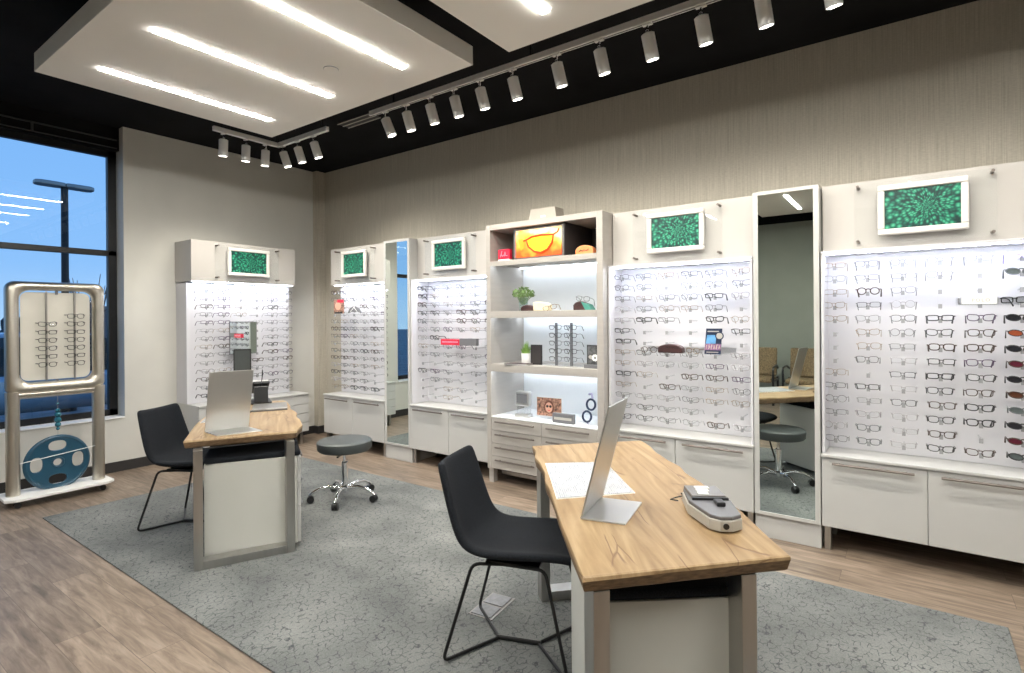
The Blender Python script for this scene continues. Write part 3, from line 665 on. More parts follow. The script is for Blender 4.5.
MB().box(-.02, .03, -.052, -.05, .03, .045, M['white']).build('sticker', bx)
def plant(nm, label, loc, h, spread, vase, leafm, n, vh, vr, blade):
    t = thing(nm, label, 'plant', loc)
    MB().lathe([(vr*.8, 0), (vr, .01), (vr*1.02, vh*.6), (vr*1.08, vh), (vr*.98, vh), (vr*.9, vh*.5), (vr*.6, .012)], 0, 0, vase, 20).build('vase' if vase is M['clearv'] else 'pot', t, smooth=True)
    lf = MB(); st = MB()
    for i in range(n):
        a = R_.uniform(0, 2*PI); q = R_.random()**.6*spread; zz = vh+R_.uniform(.15, 1)*(h-vh)*(1-.5*(q/spread)**2)
        p = Vector((q*math.cos(a), q*math.sin(a), zz)); b0 = Vector((vr*.4*math.cos(a), vr*.4*math.sin(a), vh*.5))
        if i % 4 == 0: st.tube([b0, b0.lerp(p, .5)+Vector((0, 0, .01)), p], .0012, leafm, 4)
        if blade:
            m2 = b0.lerp(p, .6)+Vector((0, 0, .015)); sd = Vector((-math.sin(a), math.cos(a), 0))*.0035
            lf.add([b0-sd, b0+sd, m2+sd*1.2, m2-sd*1.2, p], [(0, 1, 2, 3), (3, 2, 4)], leafm)
        else:
            s_ = R_.uniform(.010, .018); d = Vector((R_.uniform(-1, 1), R_.uniform(-1, 1), R_.uniform(-.4, 1))).normalized(); e = d.orthogonal().normalized()
            lf.add([p-d*s_, p+e*s_*.5, p+d*s_, p-e*s_*.5, p+d.cross(e)*s_*.3], [(0, 1, 4), (1, 2, 4), (2, 3, 4), (3, 0, 4)], leafm)
    lf.build('leaves', t); st.build('stems', t)
plant('potted_plant', 'bushy green sprig in a clear glass vase on the upper shelf', (3.60, -.42, 1.566), .225, .10, M['clearv'], M['leaf'], 260, .12, .042, False)
plant('potted_plant', 'small spiky grass plant in a white pot on the middle shelf', (3.625, -.42, 1.087), .225, .06, M['white'], M['leaf2'], 150, .10, .04, True)
def soft_case(label, loc, rz, sx, sy_, sz, mat, inner=None):
    t = thing('eyewear_case', label, 'case', loc, rz); n = 10
    p = [(-sx/2, 0)]+[(-sx/2+sx*i/n, sz*(.55+.45*math.sin(PI*i/n)**.6)) for i in range(n+1)]+[(sx/2, 0)]
    MB().prism_xz(p, -sy_/2, sy_/2, mat).build('shell', t, smooth=True, bevel=.008, seg=3)
    MB().tube([(-sx/2, -sy_/2-.001, sz*.5), (0, -sy_/2-.001, sz*.62), (sx/2, -sy_/2-.001, sz*.5)], .0015, M['blackmetal'], 5).build('seam', t)
    if inner: MB().prism_xz([(sx/2-.01, 0), (sx/2-.05, sz*.95), (sx/2+.02, sz*.6), (sx/2+.05, 0)], -sy_/2-.004, sy_/2+.02, inner).build('lining', t, bevel=.003)
soft_case('dark brown eyewear case beside the glass vase', (3.685, -.47, 1.566), .1, .12, .06, .055, M['brown'])
soft_case('brown eyewear case with green lining at the right end of the upper shelf', (4.215, -.46, 1.566), .1, .12, .07, .075, M['brown'], M['green'])
cc = MB().prism_xz([(-.08, 0), (.08, 0), (.085, .05), (.05, .07), (-.04, .082), (-.08, .075)], -.03, .03, M['cream']); o = one(cc, 'folded_cloth', 'cream folded cloth pouch on the upper shelf between two cases', 'cloth', (3.83, -.46, 1.566), bevel=.008)
glasses((3.93, -.50, 1.592), (0, -.25, .3), ('oval', 'gold', .0016, None), 'gold eyeglasses leaning against the cream cloth on the upper shelf', None, True)
glasses((4.235, -.47, 1.662), (-.15, .1, .1), ('oval', 'silver', .0016, None), 'silver eyeglasses resting on top of the brown and green case', None, True)
# middle shelf
pf = thing('framed_photo', 'small black square frame behind the spiky plant', 'frame', (3.725, -.40, 1.087), .1)
MB().box(-.055, .055, -.008, .008, 0, .178, M['blackp']).build('frame', pf, bevel=.002); MB().box(-.045, .045, -.0095, -.008, .01, .168, M['darkpanel']).build('print', pf)
bk = thing('notebook', 'thin grey notebook lying flat on the middle shelf', 'book', (3.60, -.50, 1.087), .1)
MB().box(-.12, .12, -.05, .05, 0, .004, M['greyp']).build('cover', bk, bevel=.001)
MB().box(-.115, .115, -.047, .047, .004, .010, M['white']).build('pages', bk); MB().box(-.12, .12, -.05, .05, .010, .013, M['brown']).build('cover', bk, bevel=.001)
rs = thing('frame_stand', 'black two-pole eyeglass stand on the middle shelf', 'display stand', (4.02, -.42, 1.087))
MB().box(-.20, .20, -.06, .06, 0, .008, M['acrylic']).build('base', rs, bevel=.001)
for px in (-.075, .075):
    MB().box(px-.011, px+.011, -.008, .008, .008, .375, M['greyp']).build('pole', rs, bevel=.002)
for c_, px in enumerate((-.075, .075)):
    for r in range(5):
        glasses((4.02+px-.0, -.441, 1.087+.335-.068*r), (0, 0, 0), ('oval', R_.choice(['gunmetal', 'silver', 'black']), .0015, None), 'small metal eyeglasses on the %s pole of the shelf stand, %s from the top' % (['left', 'right'][c_], ords[r]), 'eyeglasses on the two-pole shelf stand', False)
ph = thing('framed_photo', 'black and white flower photo leaning at the right end of the middle shelf', 'photo', (4.325, -.44, 1.087), -.15)
MB().box(-.075, .075, -.006, .006, 0, .19, M['blackp']).build('frame', ph, bevel=.002)
MB().box(-.065, .065, -.008, -.006, .01, .18, pm('grey_flower_print', (.10, .10, .10), .3, var=.9, nscale=25)).build('print', ph)
pb = MB()
for a in range(9): pb.ball((.01+.022*math.cos(a*.7), -.009, .085+.02*math.sin(a*.7)), .014, M['white'], 8, (1, .06, .7))
pb.ball((-.035, -.009, .09), .02, M['ltgrey'], 8, (1, .06, .8)); pb.build('printed_flower', ph)
MB().box(-.075, .07, -.05, -.02, 0, .03, M['greyp']).build('foot', ph, bevel=.002)
# bottom shelf
ct = thing('award_block', 'silver and clear stepped certificate stand on the bottom shelf', 'award', (3.60, -.43, .612), .05)
MB().box(-.07, .07, -.04, .04, 0, .03, M['alu']).build('base', ct, bevel=.003)
MB().box(-.06, .065, -.02, .02, .03, .10, M['arm']).build('stem', ct, bevel=.004)
MB().box(-.07, .07, -.03, .03, .10, .232, M['alu']).build('plate', ct, bevel=.012)
MB().box(-.055, .055, -.0315, -.030, .13, .21, M['greyp']).build('text_panel', ct)
M_ph = thing('photo_print', 'landscape photo print of a woman in dark sunglasses on the bottom shelf', 'photo', (3.868, -.42, .612), .05)
MB().box(-.125, .125, -.004, .004, .03, .195, M['frame_white']).box(-.125, .125, -.004, .03, .022, .03, M['acrylic']).build('card', M_ph)
MB().box(-.121, .121, -.0055, -.004, .034, .191, M['pict']).build('background', M_ph)
MB().ball((0, -.006, .105), .05, M['hair'], 14, (1, .02, 1.35)).build('printed_hair', M_ph)
MB().ball((0, -.0075, .108), .036, M['skin'], 14, (1, .02, 1.25)).box(-.05, .06, -.0072, -.0062, .036, .06, M['pict']).build('printed_face', M_ph)
MB().ball((-.016, -.0085, .118), .013, M['blackp'], 10, (1, .05, .9)).ball((.016, -.0085, .118), .013, M['blackp'], 10, (1, .05, .9)).box(-.01, .01, -.009, -.0082, .12, .123, M['blackp']).box(-.010, .010, -.009, -.0082, .080, .085, M['red']).build('printed_sunglasses', M_ph)
MB().box(-.02, .02, .0, .05, 0, .022, M['acrylic']).build('foot', M_ph)
nb = thing('name_block', 'long dark grey block with lighter lettering band on the bottom shelf', 'sign', (4.055, -.49, .612), .0)
MB().box(-.103, .103, -.018, .018, 0, .082, M['greyp']).build('block', nb, bevel=.004)
MB().box(-.085, .085, -.0195, -.018, .028, .05, M['ltgrey']).build('lettering_band', nb)
eg = thing('giant_glasses', 'oversized grey-blue eyeglasses ornament standing on end at the bottom shelf right', 'ornament', (4.275, -.47, .612), .2)
g8 = MB()
for zc in (.075, .175): g8.tube([(.036*math.cos(2*PI*i/18)+(zc-.1)*.35, 0, zc+.044*math.sin(2*PI*i/18)) for i in range(18)], .009, M['navy'], 8, closed=True)
g8.build('rims', eg, smooth=True)
MB().tube([(.0, 0, .018), (-.02, .05, .012)], .006, M['lilacp'] if 'lilacp' in M else M.setdefault('lilacp', pm('lilac_plastic', (.42, .40, .58), .4)), 8).tube([(.04, 0, .225), (.03, .015, .262), (.0, .04, .255)], .010, M['lilacp'], 8).build('temple', eg, smooth=True)
MB().box(-.045, .02, -.02, .06, 0, .022, M['acrylic']).build('foot', eg)
# ------------------------------------------------------------------ clear ledges with goods on the boards
def ledge(label, x0, x1, z, grp='clear ledges on the eyewear boards'):
    t = thing('acrylic_ledge', label, 'shelf', ((x0+x1)/2, -.36, z))
    WB().box(x0, x1, -.475, -.24, z-.005, z, M['acrylic']).build('ledge', t); WB().box(x0, x1, -.245, -.24, z, z+.04, M['acrylic']).build('rear_lip', t)
ledge('clear acrylic ledge on the board right of the shelving', 4.71, 5.39, 1.232)
soft_case('dark burgundy eyewear case on the clear ledge right of the shelving', (4.963, -.42, 1.232), 0, .19, .07, .068, M['brown'])
glasses((4.80, -.45, 1.253), (0, 0, .2), ('round', 'dark brown', .002, None), 'dark round eyeglasses beside the burgundy case on the clear ledge', None, True)
glasses((5.13, -.44, 1.253), (0, 0, -.4), ('oval', 'gold', .0012, None), 'thin gold eyeglasses right of the burgundy case on the clear ledge', None, True)
po = thing('promotional_card', 'navy and blue product card with round badge on the clear ledge', 'card', (5.272, -.42, 1.232), 0)
MB().prism_xz([(-.06, 0), (.055, 0), (.068, .185), (-.045, .185)], -.004, .004, M['navy']).build('card', po)
MB().prism_xz([(-.048, .075), (.02, .075), (.028, .138), (-.038, .138)], -.0055, -.004, M['skyp']).build('blue_panel', po)
MB().prism_xz([(-.058, .028), (.056, .028), (.060, .074), (-.054, .074)], -.0055, -.004, M['mauve']).build('mauve_panel', po)
pt = MB()
for i in range(6):
    x = -.046+i*.018; pt.tube([(x, -.0065, .036), (x+.004, -.0065, .066), (x+.010, -.0065, .040 if i % 2 else .066)], .0018, M['cream'], 4)
pt.box(-.035, .045, -.0062, -.0052, .160, .168, M['ltgrey']); pt.box(-.045, .04, -.0062, -.0052, .010, .016, M['ltgrey'])
pt.build('lettering', po)
bd2 = MB(); bd2.lathe([(.030, 0), (.030, .004)], 0, 0, M['navy'], 20); bd2.lathe([(.022, .004), (.022, .005)], 0, 0, M['ltgrey'], 20); bd2.xf(Matrix.Translation((.05, -.006, .132)) @ Matrix.Rotation(PI/2, 4, 'X')); bd2.build('badge', po)
MB().box(-.05, .05, .0, .04, 0, .003, M['navy']).build('foot', po)
ledge('clear acrylic ledge on the board left of the shelving', 2.57, 3.13, 1.243)
rb = thing('brand_block', 'long red block sign joined to a dark grey block on the clear ledge', 'sign', (2.83, -.42, 1.243))
MB().box(-.235, .015, -.02, .02, 0, .057, M['red']).build('red_block', rb, bevel=.002)
MB().box(.015, .228, -.021, .021, 0, .066, M['greyp']).build('grey_block', rb, bevel=.002)
rl = MB(); 
for i in range(14): rl.box(-.215+i*.0155, -.206+i*.0155, -.0212, -.020, .022, .036, pinkw)
rl.build('lettering', rb)
ledge('clear acrylic ledge on the rightmost board', 6.66, 7.03, 1.562)
sg = thing('acrylic_sign', 'white acrylic sign with faint embossed letters on the rightmost board', 'sign', (6.76, -.44, 1.562))
MB().box(-.085, .07, -.004, .004, 0, .048, M['white']).build('plate', sg, bevel=.002)
MB().box(-.098, -.095, -.01, .01, 0, .036, M['steel_dark']).build('end_pin', sg)
def text_mesh(s, size, mat, depth=.001):
    cu = bpy.data.curves.new('lettering', 'FONT'); cu.body = s; cu.size = size; cu.extrude = depth; cu.align_x = 'CENTER'; cu.resolution_u = 2; cu.space_character = 1.3
    ob = bpy.data.objects.new('lettering', cu); C.objects.link(ob); bpy.context.view_layer.update()
    me = bpy.data.meshes.new_from_object(ob.evaluated_get(bpy.context.evaluated_depsgraph_get())); bpy.data.objects.remove(ob); me.materials.clear(); me.materials.append(mat); me.name = 'lettering'; return me
lt = bpy.data.objects.new('lettering', text_mesh('POLO', .026, M['ltgrey'])); C.objects.link(lt); lt.parent = sg; lt.location = (-.0, -.0048, .014); lt.rotation_euler = (PI/2, 0, 0)
glasses((6.90, -.46, 1.582), (.0, 0, -.5), ('rectangular', 'black', .002, None), 'black eyeglasses standing open on the clear ledge beside the white sign', None, True)
ledge('clear acrylic ledge on the far corner board', .80, 1.36, 1.575)
p1 = thing('promotional_card', 'small portrait advertising card with red heading at the far corner board', 'card', (.93, -.42, 1.575), .2)
MB().box(-.075, .075, -.004, .004, 0, .165, M['pict']).build('card', p1)
MB().ball((-.01, -.006, .09), .045, M['skin'], 12, (1, .03, 1.1)).build('printed_face', p1); MB().box(-.02, .075, -.007, -.004, .13, .165, M['red']).build('heading', p1); MB().box(-.06, .06, -.01, .03, 0, .02, M['blackp']).build('foot', p1)
fn = thing('eyewear_pouch', 'grey fan-shaped eyewear pouch on the far corner board', 'pouch', (1.22, -.42, 1.575), 0)
MB().prism_xz([(-.12, 0), (-.05, .02), (0, .01), (.05, .02), (.12, 0), (.08, .06), (0, .09), (-.08, .06)], -.01, .01, M['greyp']).build('pouch_body', fn, bevel=.004)
MB().tube([(-.06, -.013, .02), (.02, -.013, .08)], .003, M['white'], 5).tube([(.06, -.013, .02), (-.01, -.013, .08)], .003, M['white'], 5).build('strap', fn)
# ------------------------------------------------------------------ desks
def slab_poly(world, seed):
    out = []; n = len(world)
    for i in range(n):
        a = Vector(world[i]); b = Vector(world[(i+1) % n]); L_ = (b-a).length; k = max(1, int(L_/.05)); nrm = Vector((b.y-a.y, a.x-b.x)).normalized()
        for j in range(k):
            t = j/k; w_ = math.sin(PI*t)**.5 if L_ > .8 else 0
            p = a.lerp(b, t)+nrm*w_*.014*noise.noise(Vector((t*5+seed, seed, 0)))*2
            out.append((p.x, p.y))
    return out
def desk(label, poly, zt, fr, rz, loc):
    t = thing('oak_desk', label, 'desk', (*loc, 0), rz)
    P = slab_poly(poly, loc[0]); n = len(P); cx = sum(p[0] for p in P)/n; cy = sum(p[1] for p in P)/n
    b = WB(); rings = ((-.052, .97), (-.045, .982), (-.012, 1.0), (-.003, .997), (0, .990)); vs = []
    for dz, s_ in rings:
        for i, p in enumerate(P):
            q = s_+.006*noise.noise(Vector((p[0]*9, p[1]*9, dz*40))) if dz < -.01 else s_
            vs.append((cx+(p[0]-cx)*q, cy+(p[1]-cy)*q, zt+dz))
    fs = [(r*n+i, r*n+(i+1) % n, (r+1)*n+(i+1) % n, (r+1)*n+i) for r in range(len(rings)-1) for i in range(n)]
    fs += [list(range(n))[::-1], list(range((len(rings)-1)*n, len(rings)*n))]
    b.add(vs, fs, M['oak']); k_ = b.mi(M['oak_edge'])
    for i_ in range(2*n): b.m[i_] = k_
    b.build('tabletop', t)
    zu = zt-.052
    for (a, c) in fr:                     # each end frame: rectangular steel loop
        A = Vector((*a, 0)); B = Vector((*c, 0)); v = (B-A).normalized(); u = Vector((v.y, -v.x, 0)); W = (B-A).length
        base = Matrix(((v.x, u.x, 0, A.x), (v.y, u.y, 0, A.y), (0, 0, 1, 0), (0, 0, 0, 1)))
        f = WB(); lw, dp_ = .05, .085
        f.box(0, lw, -dp_, 0, .008, zu, M['steel']); f.box(W-lw, W, -dp_, 0, .008, zu, M['steel']); f.box(lw, W-lw, -dp_, 0, .008, .008+lw, M['steel']); f.box(lw, W-lw, -dp_, -dp_+.02, zu-.008, zu-.001, M['blackmetal'])
        f.xf(base); f.build('end_frame', t, bevel=.003)
    return t
def pedestal(label, x, y, rz, w_, d_, h_):
    t = thing('drawer_pedestal', label, 'pedestal', (x, y, .008), rz)      # local +y = drawer side
    MB().box(-w_/2, w_/2, -d_/2, d_/2-.02, .03, h_, M['offwhite']).build('body', t, bevel=.003)
    zs = [.035, .27, .27+(h_-.27)/2, h_]
    for a, b in zip(zs, zs[1:]):
        o = MB().box(-w_/2, w_/2, d_/2-.019, d_/2, a, b-.005, M['cab']).build('drawer', t, bevel=.002)
        q = MB().tube([(-.07, d_/2+.016, b-.03), (.07, d_/2+.016, b-.03)], .005, M['greyp'], 6).tube([(-.06, d_/2, b-.03), (-.06, d_/2+.016, b-.03)], .004, M['greyp'], 6).tube([(.06, d_/2, b-.03), (.06, d_/2+.016, b-.03)], .004, M['greyp'], 6).build('handle', t); q.parent = o
    MB().box(-w_/2, w_/2, -d_/2, d_/2, h_, h_+.035, M['fabric']).build('cushion', t, bevel=.014, seg=3)
    for sx in (-1, 1):
        for sy_ in (-1, 1): MB().tube([(sx*(w_/2-.05)-.01, sy_*(d_/2-.06), .017), (sx*(w_/2-.05)+.01, sy_*(d_/2-.06), .017)], .017, M['blackp'], 12).box(sx*(w_/2-.05)-.006, sx*(w_/2-.05)+.006, sy_*(d_/2-.06)-.006, sy_*(d_/2-.06)+.006, .017, .03, M['blackp']).build('caster', t)
    return t
ZD = .777
desk('rear live-edge oak desk with steel end frames nearer the window', [(2.885, -2.995), (3.19, -2.435), (3.03, -2.285), (1.95, -1.73), (1.84, -1.70), (1.48, -2.07), (2.40, -2.71)], ZD,
     [((2.985, -2.985), (3.215, -2.465)), ((1.66, -2.20), (1.90, -1.84))], -.53, (2.35, -2.35))
desk('front live-edge oak desk with steel end frames nearest the camera', [(4.695, -1.92), (5.215, -2.56), (5.45, -2.86), (5.702, -3.165), (6.148, -2.68), (6.07, -2.57), (5.925, -2.35), (5.69, -2.075), (5.146, -1.44)], ZD,
     [((5.714, -3.125), (6.065, -2.744)), ((4.862, -2.09), (5.213, -1.709))], -.885, (5.43, -2.3))
u2 = Vector((.635, -.772)); v2 = Vector((.677, .736))
c2 = Vector((5.89, -2.935))-u2*.34
pedestal('white drawer pedestal with black cushion under the front desk', c2.x+.02, c2.y+.03, math.atan2(u2.y, u2.x), .50, .50, .615)
u1 = Vector((.87, -.49)); c1 = Vector((3.10, -2.725))-u1*.31
pedestal('white drawer pedestal with black cushion under the rear desk', c1.x+.025, c1.y+.035, math.atan2(u1.y, u1.x), .42, .56, .60)
# ------------------------------------------------------------------ chairs
def shell_chair(label, x, y, rz):
    t = thing('shell_chair', label, 'chair', (x, y, .008), rz, 'black shell chairs at the oak desks')
    prof = [(.315, .455, .19), (.29, .472, .205), (.20, .482, .22), (.08, .476, .228), (-.04, .468, .23), (-.13, .472, .23), (-.19, .498, .228), (-.225, .55, .224), (-.25, .62, .218), (-.28, .72, .208), (-.305, .81, .198), (-.318, .85, .188)]
    ny = 8; vs = []; fs = []
    for i, (px, pz, hw) in enumerate(prof):
        a = prof[max(0, i-1)]; b = prof[min(len(prof)-1, i+1)]; tx, tz = b[0]-a[0], b[1]-a[1]; l = math.hypot(tx, tz); nx, nz = tz/l, -tx/l
        for j in range(ny+1):
            q = j/ny*2-1; c = .038*abs(q)**2.6
            vs.append((px+nx*c, q*hw, pz+nz*c))
    for i in range(len(prof)-1):
        for j in range(ny): fs.append((i*(ny+1)+j, i*(ny+1)+j+1, (i+1)*(ny+1)+j+1, (i+1)*(ny+1)+j))
    b = MB(); b.add(vs, fs, M['fabric']); o = b.build('seat_shell', t, smooth=True)
    s = o.modifiers.new('solid', 'SOLIDIFY'); s.thickness = .036; s.offset = -1
    q = o.modifiers.new('sub', 'SUBSURF'); q.levels = 2; q.render_levels = 2
    for sgn in (-1, 1):
        lb = MB().tube(smooth_path([(-.02, sgn*.16, .425), (-.155, sgn*.185, .425), (-.275, sgn*.24, .011), (-.098, sgn*.006, .010)], .035), .0078, M['blackmetal'], 8)
        lb.build('leg', t, smooth=True)
        MB().tube(smooth_path([(-.02, sgn*.16, .425), (.17, sgn*.185, .432), (.275, sgn*.24, .011), (.098, sgn*.006, .010)], .035), .0078, M['blackmetal'], 8).build('leg', t, smooth=True)
    MB().tube([(-.105, 0, .011), (.105, 0, .011)], .010, M['blackmetal'], 8).build('floor_bar', t, smooth=True)
    MB().box(-.10, .14, -.17, .17, .425, .437, M['blackmetal']).build('seat_plate', t)
    return t
shell_chair('black shell chair on thin metal legs at the front desk', 4.97, -2.45, math.radians(20))
shell_chair('black shell chair on thin metal legs at the rear desk', 2.14, -2.59, math.radians(29))
def stool(label, x, y, rz):
    t = thing('rolling_stool', label, 'stool', (x, y, .008), rz, 'rolling stools at the desks')
    z1 = .497
    MB().lathe([(.18, -.088), (.205, -.085), (.218, -.072), (.222, -.03), (.220, -.012), (.208, -.002), (.17, 0), (.05, .001)], 0, 0, M['vinyl'], 40, z1).build('seat', t, smooth=True)
    MB().lathe([(.10, -.10), (.10, -.088)], 0, 0, M['blackmetal'], 20, z1).box(.06, .20, -.008, .008, z1-.105, z1-.097, M['blackmetal']).build('seat_plate', t)
    MB().lathe([(.013, .25), (.013, .40)], 0, 0, M['chrome'], 16).build('piston', t, smooth=True)
    MB().lathe([(.026, .095), (.026, .31), (.020, .315)], 0, 0, M['chrome'], 20).build('column', t, smooth=True)
    MB().lathe([(.025, .06), (.045, .075), (.045, .105), (.03, .12)], 0, 0, M['chrome'], 20).build('hub', t, smooth=True)
    for k in range(5):
        a = 2*PI*k/5; q = Matrix.Rotation(a, 4, 'Z')
        MB().tube([(.03, 0, .095), (.12, 0, .115), (.20, 0, .105), (.26, 0, .075), (.275, 0, .058)], [.018, .015, .013, .012, .012], M['chrome'], 10).xf(q).build('leg', t, smooth=True)
        c = MB(); c.tube([(.275, 0, .06), (.275, 0, .045)], .008, M['blackp'], 8)
        for s_ in (-1, 1): c.tube([(.27, s_*.006, .028), (.27, s_*.022, .028)], .028, M['blackp'], 16)
        c.tube([(.27, -.01, .034), (.27, .01, .034)], .024, M['blackp'], 12)
        c.xf(q).build('caster', t, smooth=True)
stool('round dark grey vinyl stool on chrome casters beside the rear desk', 2.614, -1.625, math.radians(-53))
stool('round dark grey stool behind the front desk, seen in the tall mirror', 5.47, -1.83, math.radians(-20))
def arm_chair(label, x, y, rz):
    t = thing('waiting_chair', label, 'chair', (x, y, 0), rz, 'waiting chairs seen in the mirror')
    MB().box(-.26, .26, -.26, .24, .38, .46, M['upholstery']).build('seat', t, bevel=.03, seg=3)
    o = MB().box(-.26, .26, -.03, .03, .0, .50, M['upholstery']).xf(Matrix.Translation((0, -.25, .46)) @ Matrix.Rotation(.15, 4, 'X')).build('backrest', t, bevel=.03, seg=3)
    for s_ in (-1, 1):
        MB().tube(smooth_path([(s_*.29, .22, 0), (s_*.29, .22, .64), (s_*.29, -.10, .66), (s_*.27, -.28, .60)], .06), .018, M['blackp'], 8).build('arm_frame', t, smooth=True)
        MB().tube([(s_*.27, -.26, .45), (s_*.27, -.33, 0)], .018, M['blackp'], 8).build('leg', t, smooth=True)
        MB().box(s_*.29-.012 if s_ > 0 else s_*.29-.012, s_*.29+.012, -.25, .23, .40, .43, M['blackp']).build('side_rail', t)
arm_chair('brown patterned armchair by the far wall, right one seen in the tall mirror', 4.98, -6.75, 0)
arm_chair('brown patterned armchair by the far wall, left one seen in the tall mirror', 4.25, -6.75, 0)
# ------------------------------------------------------------------ desk top goods
def sign_stand(label, base, z, s_top, h):
    """bent aluminium sheet: flat foot plus leaning plate; base = p0,p1 (fold ends) and depth vector"""
    p0, p1, dv = Vector((*base[0], 0)), Vector((*base[1], 0)), Vector((*base[2], 0)); c = (p0+p1)/2
    t = thing('display_screen_stand', label, 'stand', (c.x, c.y, z), 0); th = .006; e = dv.normalized(); n = Vector((0, 0, 1))
    w_ = (p1-p0); A = WB(); top = e*s_top+Vector((0, 0, h))
    def sheet(a0, a1, b1, b0, off): A.add([a0, a1, b1, b0, a0+off, a1+off, b1+off, b0+off], [(0, 1, 2, 3), (7, 6, 5, 4), (0, 4, 5, 1), (1, 5, 6, 2), (2, 6, 7, 3), (3, 7, 4, 0)], M['alu'])
    P0 = p0+Vector((0, 0, z)); P1 = p1+Vector((0, 0, z))
    sheet(P0+e*.012, P1+e*.012, P1+dv, P0+dv, Vector((0, 0, th))); A.build('foot', t, bevel=.002)
    A = WB(); q = top.normalized(); nn = q.cross(w_.normalized()); nn = nn if nn.dot(e) > 0 else -nn
    k = 6; pts = []
    # bend
    prof = [e*.012, e*.004+Vector((0, 0, .001)), Vector((0, 0, .004)), q*.02, q*(top.length)]
    vs = []
    for pp in prof:
        for pe in (P0, P1): vs.append(pe+pp)
    for i, pp in enumerate(prof):
        off = Vector((0, 0, th)) if i == 0 else (Vector((0, 0, th))*.8+nn*th*.2 if i == 1 else (nn*th*.8+Vector((0, 0, th*.5)) if i == 2 else nn*th))
        for pe in (P0, P1): vs.append(pe+pp+off)
    m_ = len(prof)*2; fs = []
    for i in range(len(prof)-1):
        a = 2*i; fs += [(a, a+1, a+3, a+2), (m_+a, m_+a+2, m_+a+3, m_+a+1), (a, a+2, m_+a+2, m_+a), (a+1, m_+a+1, m_+a+3, a+3)]
    fs += [(0, m_, m_+1, 1), (m_-2, m_-1, 2*m_-1, 2*m_-2)]
    A.add(vs, fs, M['alu']); A.build('plate', t, bevel=.0015)
sign_stand('leaning brushed aluminium screen on the front oak desk', ((5.478, -2.776), (5.435, -2.526), (.158, .038)), ZD, .105, .410)
sign_stand('leaning brushed aluminium screen on the rear oak desk', ((2.72, -2.795), (2.80, -2.545), (.21, -.02)), ZD, .085, .395)
def sheetobj(label, quad, z, cat='paper'):
    c = Vector((sum(p[0] for p in quad)/4, sum(p[1] for p in quad)/4)); a = math.atan2(quad[1][1]-quad[0][1], quad[1][0]-quad[0][0])
    t = thing('document_sheet', label, cat, (c.x, c.y, z), a)
    WB().prism(quad, z, z+.004, M['sheet']).build('laminated_page', t); WB().prism([(c.x+(p[0]-c.x)*1.02, c.y+(p[1]-c.y)*1.02) for p in quad], z, z+.002, M['white']).build('cover', t)
sheetobj('open white printed folder lying on the front oak desk', [(4.97, -2.205), (5.295, -2.63), (5.515, -2.385), (5.20, -2.02)], ZD)
sheetobj('white printed papers on the window edge of the rear desk', [(2.36, -2.655), (2.42, -2.50), (1.96, -2.16), (1.86, -2.31)], ZD)
# measuring device
dv = thing('lensmeter_device', 'grey optical measuring device with black cord on the front desk', 'device', (5.865, -2.49, ZD), math.atan2(-.245, .13)+.08)
poly = [(-.17, -.07), (-.03, -.085), (.12, -.05), (.145, -.02), (.145, .02), (.12, .06), (-.03, .075), (-.17, .06)]
MB().prism(poly, .004, .042, M['ltgrey']).build('body', dv, bevel=.004)
MB().prism([(p[0]*.97, p[1]*.95) for p in poly], .042, .055, M['greyp']).build('upper_deck', dv, bevel=.003)
MB().box(-.165, -.04, -.065, .058, .055, .068, M['steel_dark']).build('rear_block', dv, bevel=.003)
for q in (-.135, -.10, -.065): MB().box(q-.012, q+.012, -.045+abs(q)*.1, -.02+abs(q)*.3, .068, .071, M['white']).build('label_tile', dv)
MB().box(-.035, -.025, -.068, .062, .055, .064, M['blackp']).build('groove', dv); MB().box(-.005, .045, .0, .03, .055, .070, M['blackp']).build('lever', dv, bevel=.004)
MB().tube([(.144, -.002, .024), (.149, -.002, .024)], .010, M['blackp'], 14).build('knob', dv)
MB().tube([(-.17, -.05, .02), (-.185, -.07, .03), (-.20, -.06, .015), (-.21, -.09, .004), (-.19, -.11, .004), (-.17, -.085, .005)], .0025, M['blackp'], 6).build('cord', dv, smooth=True)
# rear desk goods
lp = thing('closed_laptop', 'closed silver laptop at the far end of the rear desk', 'laptop', (2.15, -2.01, ZD), -.53)
MB().box(-.17, .17, -.13, .13, .0, .010, M['greyp']).build('base', lp, bevel=.004); MB().box(-.17, .17, -.13, .13, .011, .018, M['steel_dark']).build('lid', lp, bevel=.003); MB().tube([(-.12, .128, .0105), (.12, .128, .0105)], .004, M['blackp'], 8).build('hinge', lp)
tb = thing('tablet_stand', 'dark upright tablet on a stand rising behind the rear aluminium screen', 'tablet', (2.17, -2.25, ZD), 1.1)
MB().lathe([(.07, 0), (.07, .008), (.02, .012)], 0, 0, M['blackp'], 24).build('foot', tb, smooth=True); MB().tube([(0, .0, .01), (0, .015, .36)], .010, M['blackp'], 8).build('pole', tb)
MB().prism_xz(rrect(-.063, .063, .31, .50, .008), -.008, .006, M['blackp']).build('tablet_body', tb); MB().box(-.054, .054, -.0095, -.008, .325, .488, M['vinyl']).build('screen', tb)
tm = thing('phone_terminal', 'black desk phone terminal with white paper tray and cord on the rear desk', 'phone', (1.80, -1.90, ZD), -.45)
MB().box(-.13, .10, -.09, .09, 0, .018, M['blackp']).build('base', tm, bevel=.004)
MB().prism_xz([(-.02, .018), (.11, .018), (.09, .15), (.05, .165), (-.0, .10)], -.05, .06, M['blackp']).build('bracket', tm, bevel=.004)
MB().obox(Matrix.Translation((-.05, 0, .13)) @ Matrix.Rotation(-.42, 4, 'Y'), .27, .15, .022, M['blackp']).build('panel', tm, bevel=.004)
